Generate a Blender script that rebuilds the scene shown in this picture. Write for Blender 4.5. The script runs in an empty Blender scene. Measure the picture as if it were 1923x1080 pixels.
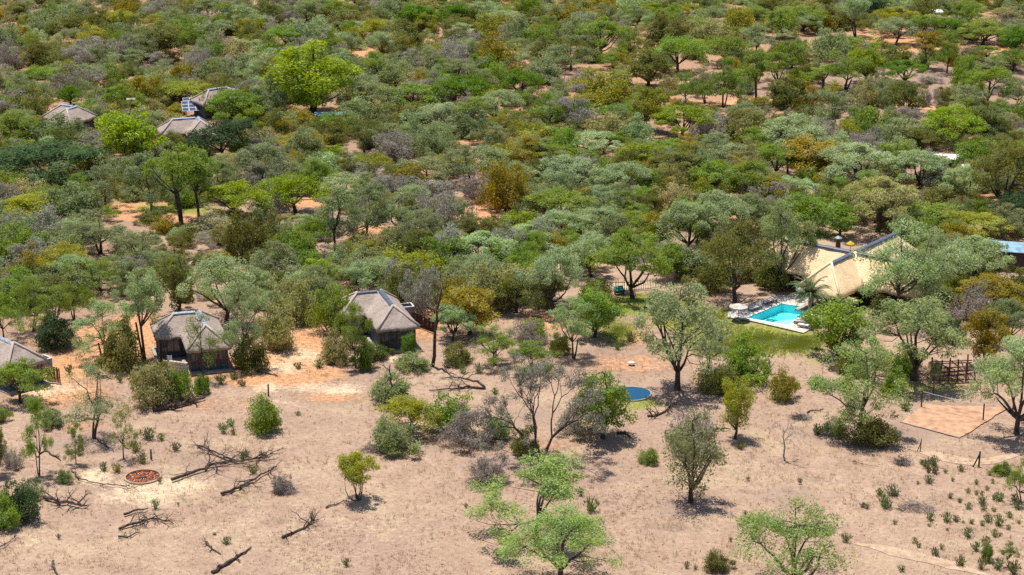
import bpy, math, random
import numpy as np
from mathutils import Vector, Matrix

# ------------------------------------------------------------------ camera, sky, sun, exposure
SC = bpy.context.scene
COL = SC.collection
FPX, CAM_H = 3739.2, 74.0                      # focal length in photo pixels, drone height in metres
PITCH = math.atan(1170.0 / FPX)
SD, CD = math.sin(PITCH), math.cos(PITCH)
cam_data = bpy.data.cameras.new('camera')
cam_data.sensor_width = 36.0
cam_data.lens = 36.0 * FPX / 1923.0
cam_data.clip_end = 20000.0
cam = bpy.data.objects.new('camera', cam_data)
COL.objects.link(cam)
cam.location = (0, 0, CAM_H)
cam.rotation_euler = (math.pi / 2 - PITCH, 0, 0)
SC.camera = cam

SUN_EL, SUN_AZ = math.radians(76), math.radians(-42)      # azimuth from +Y, positive towards +X
world = bpy.data.worlds.new('World')
SC.world = world
world.use_nodes = True
wn = world.node_tree
sky = wn.nodes.new('ShaderNodeTexSky')
sky.sky_type = 'NISHITA'
sky.sun_disc = False
sky.sun_elevation = SUN_EL
sky.sun_rotation = SUN_AZ
sky.altitude = 1000
bg = wn.nodes['Background']
bg.inputs['Strength'].default_value = 0.11
wn.links.new(sky.outputs[0], bg.inputs['Color'])
sun_data = bpy.data.lights.new('sun', 'SUN')
sun_data.energy = 5.0
sun_data.angle = math.radians(0.55)
sun_data.color = (1.0, 0.945, 0.85)
sun = bpy.data.objects.new('sun', sun_data)
COL.objects.link(sun)
sdir = Vector((math.sin(SUN_AZ) * math.cos(SUN_EL), math.cos(SUN_AZ) * math.cos(SUN_EL), math.sin(SUN_EL)))
sun.rotation_euler = (-sdir).to_track_quat('-Z', 'Y').to_euler()
SC.view_settings.view_transform = 'Standard'
SC.view_settings.look = 'None'
SC.view_settings.gamma = 1.0
SC.view_settings.exposure = 0.26
SC.view_settings.use_curve_mapping = False
SC.cycles.max_bounces = 5
SC.cycles.volume_bounces = 0
SC.cycles.diffuse_bounces = 3
SC.cycles.transparent_max_bounces = 4
SC.cycles.use_denoising = False

random.seed(7)
RNG = np.random.default_rng(7)

# ------------------------------------------------------------------ survey: photo pixel <-> ground
def at(x, y, z=0.0):
    """Point at height z seen at photo pixel x, y (a survey of where things stand)."""
    r, u = (x - 961.5) / FPX, (540.0 - y) / FPX
    t = (CAM_H - z) / (SD - u * CD)
    return (r * t, t * (CD + u * SD), z)

def pix(X, Y, Z=0.0):
    f = Y * CD - (Z - CAM_H) * SD
    u = Y * SD + (Z - CAM_H) * CD
    return (961.5 + FPX * X / f, 540.0 - FPX * u / f)

def ppm(y):
    """photo pixels per metre at ground row y"""
    u = (540.0 - y) / FPX
    return FPX * (SD - u * CD) / CAM_H

# ------------------------------------------------------------------ materials
def nodes_of(m):
    m.use_nodes = True
    nt = m.node_tree
    nt.nodes.clear()
    return nt, nt.nodes, nt.links

def mat(name, rgb, rough=0.85, scale=6.0, var=0.18, bump=0.0, spec=0.2, rgb2=None, stretch=None, metallic=0.0):
    m = bpy.data.materials.new(name)
    nt, N, L = nodes_of(m)
    out = N.new('ShaderNodeOutputMaterial')
    b = N.new('ShaderNodeBsdfPrincipled')
    b.inputs['Roughness'].default_value = rough
    b.inputs['Specular IOR Level'].default_value = spec
    b.inputs['Metallic'].default_value = metallic
    tc = N.new('ShaderNodeTexCoord')
    mp = N.new('ShaderNodeMapping')
    if stretch:
        mp.inputs['Scale'].default_value = stretch
    L.new(tc.outputs['Object'], mp.inputs[0])
    nz = N.new('ShaderNodeTexNoise')
    nz.inputs['Scale'].default_value = scale
    nz.inputs['Detail'].default_value = 5
    L.new(mp.outputs[0], nz.inputs['Vector'])
    mx = N.new('ShaderNodeMix')
    mx.data_type = 'RGBA'
    lo = tuple(max(0, c * (1 - 2 * var)) for c in rgb)
    hi = rgb2 if rgb2 else tuple(min(1, c * (1 + 2 * var)) for c in rgb)
    mx.inputs[6].default_value = (*lo, 1)
    mx.inputs[7].default_value = (*hi, 1)
    ramp = N.new('ShaderNodeMapRange')
    ramp.inputs[1].default_value = 0.3
    ramp.inputs[2].default_value = 0.7
    L.new(nz.outputs[0], ramp.inputs[0])
    L.new(ramp.outputs[0], mx.inputs[0])
    L.new(mx.outputs[2], b.inputs['Base Color'])
    if bump:
        bp = N.new('ShaderNodeBump')
        bp.inputs['Strength'].default_value = bump
        bp.inputs['Distance'].default_value = 0.05
        L.new(nz.outputs[0], bp.inputs['Height'])
        L.new(bp.outputs[0], b.inputs['Normal'])
    L.new(b.outputs[0], out.inputs[0])
    return m

def foliage_mat(name, source):
    """leaves: colour of the plant (object colour or colour attribute), varied leaf by leaf, part of the light passing through"""
    m = bpy.data.materials.new(name)
    nt, N, L = nodes_of(m)
    out = N.new('ShaderNodeOutputMaterial')
    if source == 'object':
        oi = N.new('ShaderNodeObjectInfo')
        base = oi.outputs['Color']
    else:
        at_ = N.new('ShaderNodeAttribute')
        at_.attribute_name = 'col'
        if source == 'instance': at_.attribute_type = 'INSTANCER'
        base = at_.outputs['Color']
    tn = N.new('ShaderNodeAttribute')
    tn.attribute_name = 'tint'
    hsv = N.new('ShaderNodeHueSaturation')
    L.new(base, hsv.inputs['Color'])
    h = N.new('ShaderNodeMapRange')
    h.inputs[3].default_value, h.inputs[4].default_value = 0.508, 0.490
    v = N.new('ShaderNodeMapRange')
    v.inputs[3].default_value, v.inputs[4].default_value = 0.74, 1.28
    L.new(tn.outputs['Fac'], h.inputs[0]); L.new(tn.outputs['Fac'], v.inputs[0])
    L.new(h.outputs[0], hsv.inputs['Hue']); L.new(v.outputs[0], hsv.inputs['Value'])
    geo = N.new('ShaderNodeNewGeometry')
    nz = N.new('ShaderNodeTexNoise'); nz.inputs['Scale'].default_value = 0.55; nz.inputs['Detail'].default_value = 3
    L.new(geo.outputs['Position'], nz.inputs['Vector'])
    hs = N.new('ShaderNodeHueSaturation'); L.new(hsv.outputs[0], hs.inputs['Color'])
    for sock, lo, hi in (('Hue', 0.492, 0.508), ('Saturation', 1.12, 0.80), ('Value', 0.90, 1.10)):
        mr_ = N.new('ShaderNodeMapRange'); mr_.inputs[1].default_value, mr_.inputs[2].default_value = 0.3, 0.7
        mr_.inputs[3].default_value, mr_.inputs[4].default_value = lo, hi
        L.new(nz.outputs[0], mr_.inputs[0]); L.new(mr_.outputs[0], hs.inputs[sock])
    hsv = hs
    d = N.new('ShaderNodeBsdfDiffuse')
    t = N.new('ShaderNodeBsdfTranslucent')
    mix = N.new('ShaderNodeMixShader')
    mix.inputs[0].default_value = 0.42
    L.new(hsv.outputs[0], d.inputs[0])
    h2 = N.new('ShaderNodeHueSaturation')
    h2.inputs['Hue'].default_value = 0.494
    h2.inputs['Saturation'].default_value = 1.15
    h2.inputs['Value'].default_value = 1.2
    L.new(hsv.outputs[0], h2.inputs['Color'])
    L.new(h2.outputs[0], t.inputs[0])
    L.new(d.outputs[0], mix.inputs[1]); L.new(t.outputs[0], mix.inputs[2])
    L.new(mix.outputs[0], out.inputs[0])
    return m

M = {}
M['leaf'] = foliage_mat('leaves', 'object')
M['leaf_stuff'] = foliage_mat('leaves_mass', 'attr')
M['leaf_inst'] = foliage_mat('leaves_undergrowth', 'instance')
M['bark'] = mat('bark', (0.085, 0.066, 0.055), 0.95, 3.0, 0.3, 0.3, 0.1)
M['greybark'] = mat('grey_bark', (0.33, 0.285, 0.255), 0.95, 3.0, 0.25, 0.3, 0.1)
M['palebark'] = mat('pale_bark', (0.42, 0.39, 0.36), 0.9, 3.0, 0.2, 0.2, 0.1)
M['deadwood'] = mat('dead_wood', (0.060, 0.046, 0.040), 0.95, 2.5, 0.4, 0.4, 0.1, rgb2=(0.16, 0.125, 0.105))
M['brush'] = mat('dry_brushwood', (0.25, 0.20, 0.19), 0.95, 2.0, 0.3, 0, 0.1, rgb2=(0.40, 0.33, 0.31))

# ------------------------------------------------------------------ mesh helpers
def tag(o, label=None, cat=None, group=None, kind=None):
    if label: o['label'] = label
    if cat: o['category'] = cat
    if group: o['group'] = group
    if kind: o['kind'] = kind
    return o

def empty(name, loc=(0, 0, 0), rz=0.0):
    o = bpy.data.objects.new(name, None)
    o.empty_display_size = 0.3
    COL.objects.link(o)
    o.location = loc
    o.rotation_euler = (0, 0, rz)
    return o

def obj(name, me, parent=None, m=None):
    if m is not None and not me.materials:
        me.materials.append(m)
    o = bpy.data.objects.new(name, me)
    COL.objects.link(o)
    if parent is not None:
        o.parent = parent
    return o

def np_mesh(name, V, F, smooth=False, attrs=None):
    """V (n,3), F (m,3 or 4) all same size"""
    me = bpy.data.meshes.new(name)
    V = np.asarray(V, dtype=np.float32); F = np.asarray(F, dtype=np.int32)
    k = F.shape[1]
    me.vertices.add(len(V)); me.vertices.foreach_set('co', V.ravel())
    me.loops.add(F.size); me.loops.foreach_set('vertex_index', F.ravel())
    me.polygons.add(len(F))
    me.polygons.foreach_set('loop_start', np.arange(0, F.size, k, dtype=np.int32))
    if smooth:
        me.polygons.foreach_set('use_smooth', np.ones(len(F), dtype=bool))
    for nm, (typ, val) in (attrs or {}).items():
        a = me.attributes.new(nm, typ, 'POINT')
        a.data.foreach_set('color' if typ == 'FLOAT_COLOR' else 'value', np.asarray(val, dtype=np.float32).ravel())
    me.update(calc_edges=True)
    return me

class MB:
    """collects boxes, tubes and sheets into one mesh"""
    def __init__(s): s.v, s.f = [], []
    def add(s, V, F):
        k = len(s.v)
        s.v += [tuple(p) for p in V]
        s.f += [tuple(i + k for i in q) for q in F]
        return s
    def box(s, c, d, rz=0.0, tilt=None):
        x, y, z = d[0] / 2, d[1] / 2, d[2] / 2
        R = Matrix.Rotation(rz, 3, 'Z')
        if tilt: R = R @ Matrix.Rotation(tilt, 3, 'X')
        P = [Vector(c) + R @ Vector(q) for q in ((-x,-y,-z),(x,-y,-z),(x,y,-z),(-x,y,-z),(-x,-y,z),(x,-y,z),(x,y,z),(-x,y,z))]
        return s.add(P, ((3,2,1,0),(4,5,6,7),(0,1,5,4),(1,2,6,5),(2,3,7,6),(3,0,4,7)))
    def tube(s, pts, rad, n=6, cap=True):
        V, F = tube_np(np.array(pts, float), np.array(rad, float) if np.ndim(rad) else np.full(len(pts), rad), n)
        F = [tuple(f) for f in F]
        if cap:
            F.append(tuple(range(n - 1, -1, -1)))
            F.append(tuple(range(len(V) - n, len(V))))
        return s.add(V, F)
    def prism(s, poly, z0, z1):
        n = len(poly)
        V = [(p[0], p[1], z0) for p in poly] + [(p[0], p[1], z1) for p in poly]
        F = [tuple(range(n - 1, -1, -1)), tuple(range(n, 2 * n))] + [(i, (i + 1) % n, n + (i + 1) % n, n + i) for i in range(n)]
        return s.add(V, F)
    def mesh(s, name, smooth=False):
        me = bpy.data.meshes.new(name)
        me.from_pydata(s.v, [], s.f)
        if smooth:
            me.polygons.foreach_set('use_smooth', np.ones(len(me.polygons), dtype=bool))
        me.update()
        return me
    def build(s, name, m, parent=None, smooth=False):
        return obj(name, s.mesh(name, smooth), parent, m)

def tube_np(P, R, n=5):
    k = len(P)
    T = np.gradient(P, axis=0)
    T /= np.linalg.norm(T, axis=1, keepdims=True) + 1e-9
    ref = np.array([0.31, 0.95, 0.05]) if abs(T[0][2]) > 0.5 else np.array([0.05, 0.1, 1.0])
    A = np.cross(T, ref); A /= np.linalg.norm(A, axis=1, keepdims=True) + 1e-9
    B = np.cross(T, A)
    th = np.arange(n) * 2 * math.pi / n
    V = (P[:, None, :] + R[:, None, None] * (np.cos(th)[None, :, None] * A[:, None, :] + np.sin(th)[None, :, None] * B[:, None, :])).reshape(-1, 3)
    F = []
    for i in range(k - 1):
        for j in range(n):
            a, b = i * n + j, i * n + (j + 1) % n
            F.append((a, b, b + n, a + n))
    return V, np.array(F, dtype=np.int32)

def unit(a):
    return a / (np.linalg.norm(a, axis=-1, keepdims=True) + 1e-9)

# ------------------------------------------------------------------ plants: skeleton + leaf clumps
def limb_path(p0, p1, rng, sag=0.12, n=5):
    t = np.linspace(0, 1, n)[:, None]
    P = p0 + (p1 - p0) * t
    d = np.linalg.norm(p1 - p0)
    off = rng.normal(0, 1, 3) * d * sag
    P = P + off * np.sin(t * math.pi) + rng.normal(0, 0.02 * d, P.shape) * np.sin(t * math.pi)
    P[:, 2] += (np.sin(t[:, 0] * math.pi / 2) - t[:, 0]) * 0.0
    return P

def leaf_quads(C, RAD, tint, npc, size, rng, shell=0.35, up=0.5, slim=0.5):
    k = len(C)
    idx = np.repeat(np.arange(k), npc) if np.ndim(npc) == 0 else np.repeat(np.arange(k), npc)
    n = len(idx)
    D = unit(rng.normal(0, 1, (n, 3)))
    r = shell + (1 - shell) * rng.random((n, 1)) ** 0.7
    pos = C[idx] + D * r * RAD[idx]
    nrm = unit(D * 0.55 + np.array([0, 0, up]) + rng.normal(0, 0.55, (n, 3)))
    a = unit(np.cross(nrm, rng.normal(0, 1, (n, 3))))
    b = np.cross(nrm, a)
    L = (size * (0.6 + 0.8 * rng.random((n, 1)))) * 0.5
    W = L * slim * (0.7 + 0.6 * rng.random((n, 1)))
    V = np.stack([pos + a * L, pos + b * W, pos - a * L, pos - b * W], axis=1).reshape(-1, 3)
    F = np.arange(4 * n).reshape(n, 4)
    t = np.clip(tint[idx] + rng.normal(0, 0.16, n), 0, 1)
    return V, F, np.repeat(t, 4)

def branch_tubes(rng, p0, d0, length, r0, levels, put, tips, spread=0.55, up=0.15, k=2, taper=0.66, shrink=0.76, zmin=None):
    """forking limbs: each limb wanders a little and splits into k thinner ones"""
    n = 4
    P = [np.array(p0, float)]
    d = unit(np.array(d0, float))
    for i in range(n - 1):
        d = unit(d + rng.normal(0, 0.16, 3) + np.array([0, 0, up * 0.25]))
        q = P[-1] + d * length / (n - 1)
        if zmin is not None: q[2] = max(q[2], zmin)
        P.append(q)
    r1 = max(0.008, r0 * taper)
    put(np.array(P), np.linspace(r0, r1, n), 6 if r0 > 0.06 else 4 if r0 > 0.02 else 3)
    if levels <= 0:
        tips.append((P[-1], d)); return
    m = k if rng.random() < 0.7 else k + 1
    a0 = rng.uniform(0, 6.28)
    ax = unit(np.cross(d, np.array([0.3, 0.2, 0.93]) if abs(d[2]) < 0.9 else np.array([1.0, 0.1, 0.0])))
    bx = np.cross(d, ax)
    for j in range(m):
        a = a0 + j * 6.283 / m + rng.uniform(-0.4, 0.4); s = spread * rng.uniform(0.6, 1.3)
        dj = unit(d + s * (math.cos(a) * ax + math.sin(a) * bx) + np.array([0, 0, up]))
        branch_tubes(rng, P[-1], dj, length * shrink * rng.uniform(0.8, 1.15), r1 * rng.uniform(0.75, 1.0), levels - 1, put, tips, spread, up, k, taper, shrink, zmin)

KINDS = {
 # R, H, fork, crown base, limbs, clumps, leaves per clump, leaf size, trunk radius
 'u': dict(R=4.2, H=5.0, fork=0.22, limbs=5, clumps=60, npc=160, size=0.21, tr=0.19),
 'f': dict(R=4.2, H=7.0, fork=0.26, limbs=6, clumps=56, npc=150, size=0.2, tr=0.16),
 'r': dict(R=3.2, H=5.6, fork=0.12, limbs=6, clumps=66, npc=135, size=0.2, tr=0.18),
 's': dict(R=2.6, H=3.2, fork=0.03, limbs=8, clumps=64, npc=110, size=0.175, tr=0.07),
 'l': dict(R=5.0, H=7.2, fork=0.16, limbs=7, clumps=84, npc=150, size=0.225, tr=0.25),
 'q': dict(R=2.6, H=5.0, fork=0.03, limbs=8, clumps=60, npc=130, size=0.18, tr=0.07),
 't': dict(R=3.6, H=9.0, fork=0.36, limbs=6, clumps=60, npc=150, size=0.2, tr=0.16),
 'b': dict(R=2.8, H=3.2, fork=0.03, limbs=11, clumps=52, npc=70, size=0.16, tr=0.06),
 'w': dict(R=5.6, H=9.0, fork=0.06, limbs=7, clumps=56, npc=75, size=0.18, tr=0.2),
}

def clump_layout(kind, P, rng):
    """centres and radii of the leaf clumps of one crown"""
    R, H, n = P['R'], P['H'], P['clumps']
    C, A = [], []
    if kind == 'u':
        lob = rng.uniform(0, 6.28, 3)
        for i in range(n):
            a = rng.uniform(0, 2 * math.pi); q = math.sqrt(rng.random())
            rr = R * q * (0.86 + 0.16 * math.sin(2 * a + lob[0]) + 0.10 * math.sin(5 * a + lob[1]))
            z = H * (0.48 + 0.40 * math.sqrt(max(0, 1 - q * q))) + rng.normal(0, 0.06) * H
            if rng.random() < 0.35: z -= 0.16 * H
            C.append((rr * math.cos(a) * 0.86, rr * math.sin(a) * 0.86, z))
            s = R * rng.uniform(0.15, 0.27); A.append((s, s, s * 0.5))
    elif kind in ('f', 'w'):
        tiers = 9
        for j in range(tiers):
            a0 = j * 2.4 + rng.uniform(-0.6, 0.6); q0 = rng.uniform(0.25, 0.85) if j < tiers - 1 else 0.12
            z0 = H * (rng.uniform(0.34, 0.84) if j < tiers - 1 else 0.92)
            if kind == 'w': z0 = H * rng.uniform(0.55, 0.95)
            m = n // tiers
            for i in range(m):
                x = R * q0 * math.cos(a0) + rng.normal(0, 0.22) * R
                y = R * q0 * math.sin(a0) + rng.normal(0, 0.22) * R
                d = math.hypot(x, y)
                if d > R * 0.92: x, y = x * R * 0.92 / d, y * R * 0.92 / d
                C.append((x, y, min(H * 0.97, z0 + rng.normal(0, 0.05) * H - 0.06 * H * (d / R) ** 2)))
                s = R * rng.uniform(0.15, 0.28); A.append((s, s, s * 0.55))
    elif kind in ('r', 't', 'q'):
        zlo = {'r': 0.03, 't': 0.36, 'q': 0.26}[kind]
        zc = (zlo + 1) / 2; hz = (1 - zlo) / 2
        ph = rng.uniform(0, 6.28, 3)
        for i in range(n):
            d = unit(rng.normal(0, 1, 3)); q = rng.random() ** 0.42 * 0.86
            a = math.atan2(d[1], d[0])
            k = 0.88 + 0.18 * math.sin(3 * a + ph[0]) * (1 - abs(d[2])) + 0.12 * math.sin(5 * a + 4 * d[2] + ph[1])
            C.append((d[0] * q * R * k, d[1] * q * R * k, H * (zc + hz * d[2] * q * k)))
            s = R * rng.uniform(0.16, 0.32) * 0.9; A.append((s, s, s * rng.uniform(0.5, 0.85)))
    elif kind in ('s', 'b'):
        ph = rng.uniform(0, 6.28, 3)
        for i in range(n):
            a = rng.uniform(0, 6.28); el = math.asin(rng.random() ** 1.15); q = rng.random() ** 0.35 * 0.9
            k = 0.86 + 0.16 * math.sin(2 * a + ph[0]) + 0.12 * math.sin(5 * a + ph[1] + 3 * el)
            C.append((R * q * k * math.cos(el) * math.cos(a), R * q * k * math.cos(el) * math.sin(a), H * (0.10 + 0.84 * q * k * math.sin(el))))
            s = R * rng.uniform(0.16, 0.32) * (0.95 if kind == 's' else 0.8); A.append((s, s, s * rng.uniform(0.5, 0.85)))
    elif kind == 'l':
        nl = 17
        lumps = []
        for j in range(nl):
            a = j * 2.39996 + rng.uniform(-0.5, 0.5); q = math.sqrt((j + 0.4) / nl)
            zz = H * (0.36 + 0.50 * math.sqrt(max(0, 1 - q * q)) + rng.uniform(-0.12, 0.08))
            lumps.append((0.76 * R * q * math.cos(a), 0.76 * R * q * math.sin(a), zz, R * rng.uniform(0.22, 0.36)))
        for i in range(n):
            lx, ly, lz, lr = lumps[i % nl]
            d = unit(rng.normal(0, 1, 3)); d[2] = abs(d[2]) * 0.8 - 0.2
            C.append((lx + d[0] * lr * 0.85, ly + d[1] * lr * 0.85, lz + d[2] * lr * 0.8))
            s = lr * rng.uniform(0.42, 0.70); A.append((s, s, s * 0.68))
    return np.array(C), np.array(A)

def gen_plant(kind, seed, detail=1.0, sparse=1.0, bare=False):
    """returns (trunk mesh arrays, crown mesh arrays) in metres, standing at the origin"""
    rng = np.random.default_rng(seed)
    P = dict(KINDS[kind])
    R, H = P['R'], P['H']
    C, A = clump_layout(kind, P, rng)
    tv, tf, off = [], [], 0
    def put(path, rad, n):
        nonlocal off
        V, F = tube_np(path, rad, n)
        tv.append(V); tf.append(F + off); off += len(V)
    zf = P['fork'] * H
    tips = []
    if kind == 'w':
        tips = []
        for j in range(4):
            a = j * 1.571 + rng.uniform(-0.4, 0.4)
            branch_tubes(rng, (0.2 * math.cos(a), 0.2 * math.sin(a), -0.1), (0.62 * math.cos(a), 0.62 * math.sin(a), 1.0), 2.2, 0.17, 5, put, tips, 0.70, 0.06, 2, 0.70, 0.80)
        C = np.array([t[0] for t in tips]); C = C[rng.permutation(len(C))[:90]]
        A = np.full((len(C), 3), 0.55) * np.array([1, 1, 0.7])
        nodes = [(c, 0.03) for c in C]
    elif kind in ('s', 'b', 'q'):
        nodes = []
        for j in range(P['limbs']):
            k = rng.integers(len(C))
            a = rng.uniform(0, 6.28)
            p0 = np.array([0.09 * R * math.cos(a), 0.09 * R * math.sin(a), -0.12])
            p1 = C[k] * np.array([0.8, 0.8, 0.85])
            path = limb_path(p0, p1, rng, 0.10, 6)
            put(path, np.linspace(P['tr'], P['tr'] * 0.22, 6), 5)
            nodes += [(path[i], P['tr'] * (0.75 - 0.1 * i)) for i in range(1, 6)]
    else:
        lean = rng.normal(0, 0.05, 2) * H
        base = np.array([[0, 0, -0.15], [lean[0] * 0.3, lean[1] * 0.3, zf * 0.5], [lean[0] * 0.7, lean[1] * 0.7, zf]])
        put(base, np.array([P['tr'] * 1.35, P['tr'], P['tr'] * 0.88]), 7)
        if kind == 't' or (kind == 'f' and rng.random() < 0.35):      # a second stem
            a = rng.uniform(0, 6.28)
            b2 = base + np.array([[0.25 * math.cos(a), 0.25 * math.sin(a), 0], [0.6 * math.cos(a), 0.6 * math.sin(a), 0], [0.9 * math.cos(a), 0.9 * math.sin(a), 0.3]])
            put(b2, np.array([P['tr'], P['tr'] * 0.8, P['tr'] * 0.7]), 6)
        top = base[-1]
        nodes = []
        for j in range(P['limbs']):
            a = j * 2 * math.pi / P['limbs'] + rng.uniform(-0.5, 0.5)
            d = np.array([math.cos(a), math.sin(a)])
            sc = (C[:, :2] @ d) + rng.normal(0, 0.15 * R, len(C))
            k = int(np.argsort(sc)[-rng.integers(3, max(4, len(C) // 4))])
            p1 = C[k] * np.array([0.85, 0.85, 0.95])
            path = limb_path(top, p1, rng, 0.10, 6)
            put(path, np.linspace(P['tr'] * 0.62, P['tr'] * 0.16, 6), 5)
            nodes += [(path[i], P['tr'] * (0.55 - 0.08 * i)) for i in range(1, 6)]
        p1 = np.array([lean[0], lean[1], H * 0.86])
        path = limb_path(top, p1, rng, 0.05, 5)
        put(path, np.linspace(P['tr'] * 0.6, P['tr'] * 0.15, 5), 5)
        nodes += [(path[i], P['tr'] * 0.4) for i in range(1, 5)]
    NP = np.array([q[0] for q in nodes])
    for i in range(len(C)):
        dd = np.linalg.norm(NP - C[i], axis=1) + np.maximum(0, NP[:, 2] - C[i][2]) * 1.5
        k = int(np.argmin(dd))
        if dd[k] > 0.02:
            r0 = max(0.018, min(nodes[k][1] * 0.55, 0.07))
            put(limb_path(NP[k], C[i], rng, 0.12, 4), np.linspace(r0, 0.012, 4), 4)
        if kind in ('b', 'w', 'f'):                                    # fine twigs
            for q in range({'b': 6, 'w': 6, 'f': 4}[kind]):
                e = C[i] + unit(rng.normal(0, 1, 3)) * A[i] * (1.5 if kind != 'f' else 1.1)
                e[2] = max(e[2], 0.1)
                put(limb_path(C[i] + rng.normal(0, 0.1, 3), e, rng, 0.15, 3), np.array([0.016, 0.012, 0.006]), 3)
    tint = np.clip(rng.normal(0.5, 0.15, len(C)), 0, 1)
    npc = np.maximum(3, (P['npc'] * sparse * detail * rng.uniform(0.65, 1.35, len(C)))).astype(int)
    size = P['size'] / math.sqrt(detail)
    V, F, T = leaf_quads(C, A, tint, npc, size, rng, 0.3 if kind != 'l' else 0.45, 0.55 if kind in 'uflw' else 0.35, 0.5)
    V[:, 2] = np.maximum(V[:, 2], 0.02)
    TV = np.concatenate(tv)
    fr = R / np.percentile(np.hypot(V[:, 0], V[:, 1]), 96 if kind != 'w' else 70); fz = H / np.percentile(V[:, 2], 99)
    V = V * np.array([fr, fr, fz]); TV = TV * np.array([fr, fr, fz])
    return (TV, np.concatenate(tf)), (V, F, T)

def plant_meshes(kind, seed, detail=1.0, sparse=1.0):
    (tv, tf), (V, F, T) = gen_plant(kind, seed, detail, sparse)
    tm = np_mesh('trunk_' + kind, tv, tf, True)
    tm.materials.append(M['greybark'] if kind == 'b' else M['bark'])
    cm = np_mesh('crown_' + kind, V, F, False, {'tint': ('FLOAT', T)})
    cm.materials.append(M['leaf'])
    return tm, cm

# leaf colours of the plants in the photograph (albedo)
COLS = {
 'g': ((0.280, 0.325, 0.145), 'grey-green'),
 'm': ((0.370, 0.450, 0.215), 'pale mint'),
 'n': ((0.238, 0.330, 0.060), 'fresh green'),
 'i': ((0.330, 0.420, 0.140), 'light green'),
 'v': ((0.280, 0.375, 0.034), 'vivid green'),
 'o': ((0.205, 0.215, 0.058), 'dark olive'),
 'y': ((0.350, 0.355, 0.055), 'yellow-green'),
 'k': ((0.370, 0.310, 0.050), 'mustard'),
 'p': ((0.350, 0.318, 0.262), 'grey-purple'),
 'd': ((0.088, 0.142, 0.062), 'blackish green'),
 'e': ((0.150, 0.265, 0.030), 'deep green'),
 'c': ((0.400, 0.372, 0.150), 'cream-olive'),
}

# ------------------------------------------------------------------ ground
POOL_PX = [(1402, 598), (1468, 571.5), (1516, 578), (1535, 582.5), (1535, 588), (1517, 592), (1493, 600), (1487, 606), (1481, 612)]
POOL = [at(*p)[:2] for p in POOL_PX]

PIT = at(268, 894)
def gz(X, Y):
    return 0.05 * (np.sin(X * 0.21 + 1.3 * np.sin(Y * 0.13)) + np.sin(Y * 0.17 + 1.1 * np.sin(X * 0.11))) - 0.06

def in_poly(X, Y, poly):
    ins = np.zeros(X.shape, bool)
    n = len(poly)
    for i in range(n):
        x0, y0 = poly[i]; x1, y1 = poly[(i + 1) % n]
        c = ((y0 > Y) != (y1 > Y)) & (X < (x1 - x0) * (Y - y0) / (y1 - y0 + 1e-12) + x0)
        ins ^= c
    return ins

def blob_field(X, Y, blobs):
    f = np.zeros(X.shape, np.float32)
    for (x, y, rx, ry, *s) in blobs:
        cx, cy, _ = at(x, y)
        k = ppm(y)
        a = rx / k
        yy0, yy1 = at(x, y + ry)[1], at(x, y - ry)[1]
        b = max(0.6, abs(yy1 - yy0) / 2)
        d = np.sqrt(((X - cx) / a) ** 2 + ((Y - cy) / b) ** 2)
        f = np.maximum(f, (s[0] if s else 1.0) * np.clip(1.35 - 0.7 * d, 0, 1))
    return f

ORANGE = [(690,102,38,12),(400,38,26,6),(612,88,30,8),(20,38,24,10),(150,88,40,12),(130,62,30,8),(260,395,75,18),(330,405,60,10),(700,432,40,8),
 (905,400,60,25),(1215,205,30,10),(1290,195,60,8),(1410,187,40,5),(1620,187,40,5),(1665,70,50,16),(1720,85,80,12),(1800,92,40,10),(1880,95,60,10),
 (570,378,60,9),(745,355,20,14),(850,530,60,12),(560,655,70,40),(470,690,60,20),(520,712,90,14),(200,640,120,40,.8),(110,740,90,22,.8),(130,690,60,30),(790,605,40,26),
 (930,182,30,14,.8),(665,150,40,8),(750,150,14,10),(940,250,40,16),(1190,630,30,20,.7),(1190,680,90,18,.62),(1140,262,60,14),(870,255,60,12),(1020,232,30,6),(800,345,40,16),
 (340,700,110,14,.7),(620,745,60,10,.75),(590,700,60,16,.9),(20,300,30,14),(180,260,30,12),(30,172,30,10),(430,255,30,14),(1050,600,60,20,.8),(1330,400,40,14),(1400,350,80,14),
 (1620,350,60,16),(1700,345,60,14),(1830,380,80,20),(1890,440,30,10),(990,170,40,12,.5),(590,85,20,8),(520,66,20,8),(970,420,20,16),(1130,540,20,14,.6),(1285,555,60,14,.55),
 (300,630,60,20),(250,610,50,16),(150,800,50,10,.5),(420,760,90,12,.5),(1020,835,90,10,.5),(1775,705,60,20,.5)]
PALE = [(640,733,40,7),(600,728,70,9,.8),(560,665,60,16,.75),(275,920,70,24),(180,893,26,14),(330,910,60,18,.9),(745,672,26,6),(505,728,30,10,.8),(90,730,60,16,.8),
 (520,690,60,12,.8),(1210,535,60,9,.9),(1790,775,110,12,.45),(1700,960,200,100,.22),(40,1010,60,20,.5),(480,760,120,16,.45),(560,1000,260,60,.35),(1180,535,50,10,.8)]
GREEN = [(1420,635,120,24,.95),(1320,600,90,22,.8),(1225,575,90,20,.85),(1160,620,40,24,.6),(1500,645,40,16,.85),(1380,655,80,14,.6),(330,392,70,9,.8),(250,372,40,6,.8),
 (1700,430,50,8,.8),(1210,752,30,6,.8),(1740,725,80,12,.55),(1195,765,40,6,.6),(1560,680,60,20,.4),(400,930,120,24,.30),(1500,440,60,10,.8)]
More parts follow.
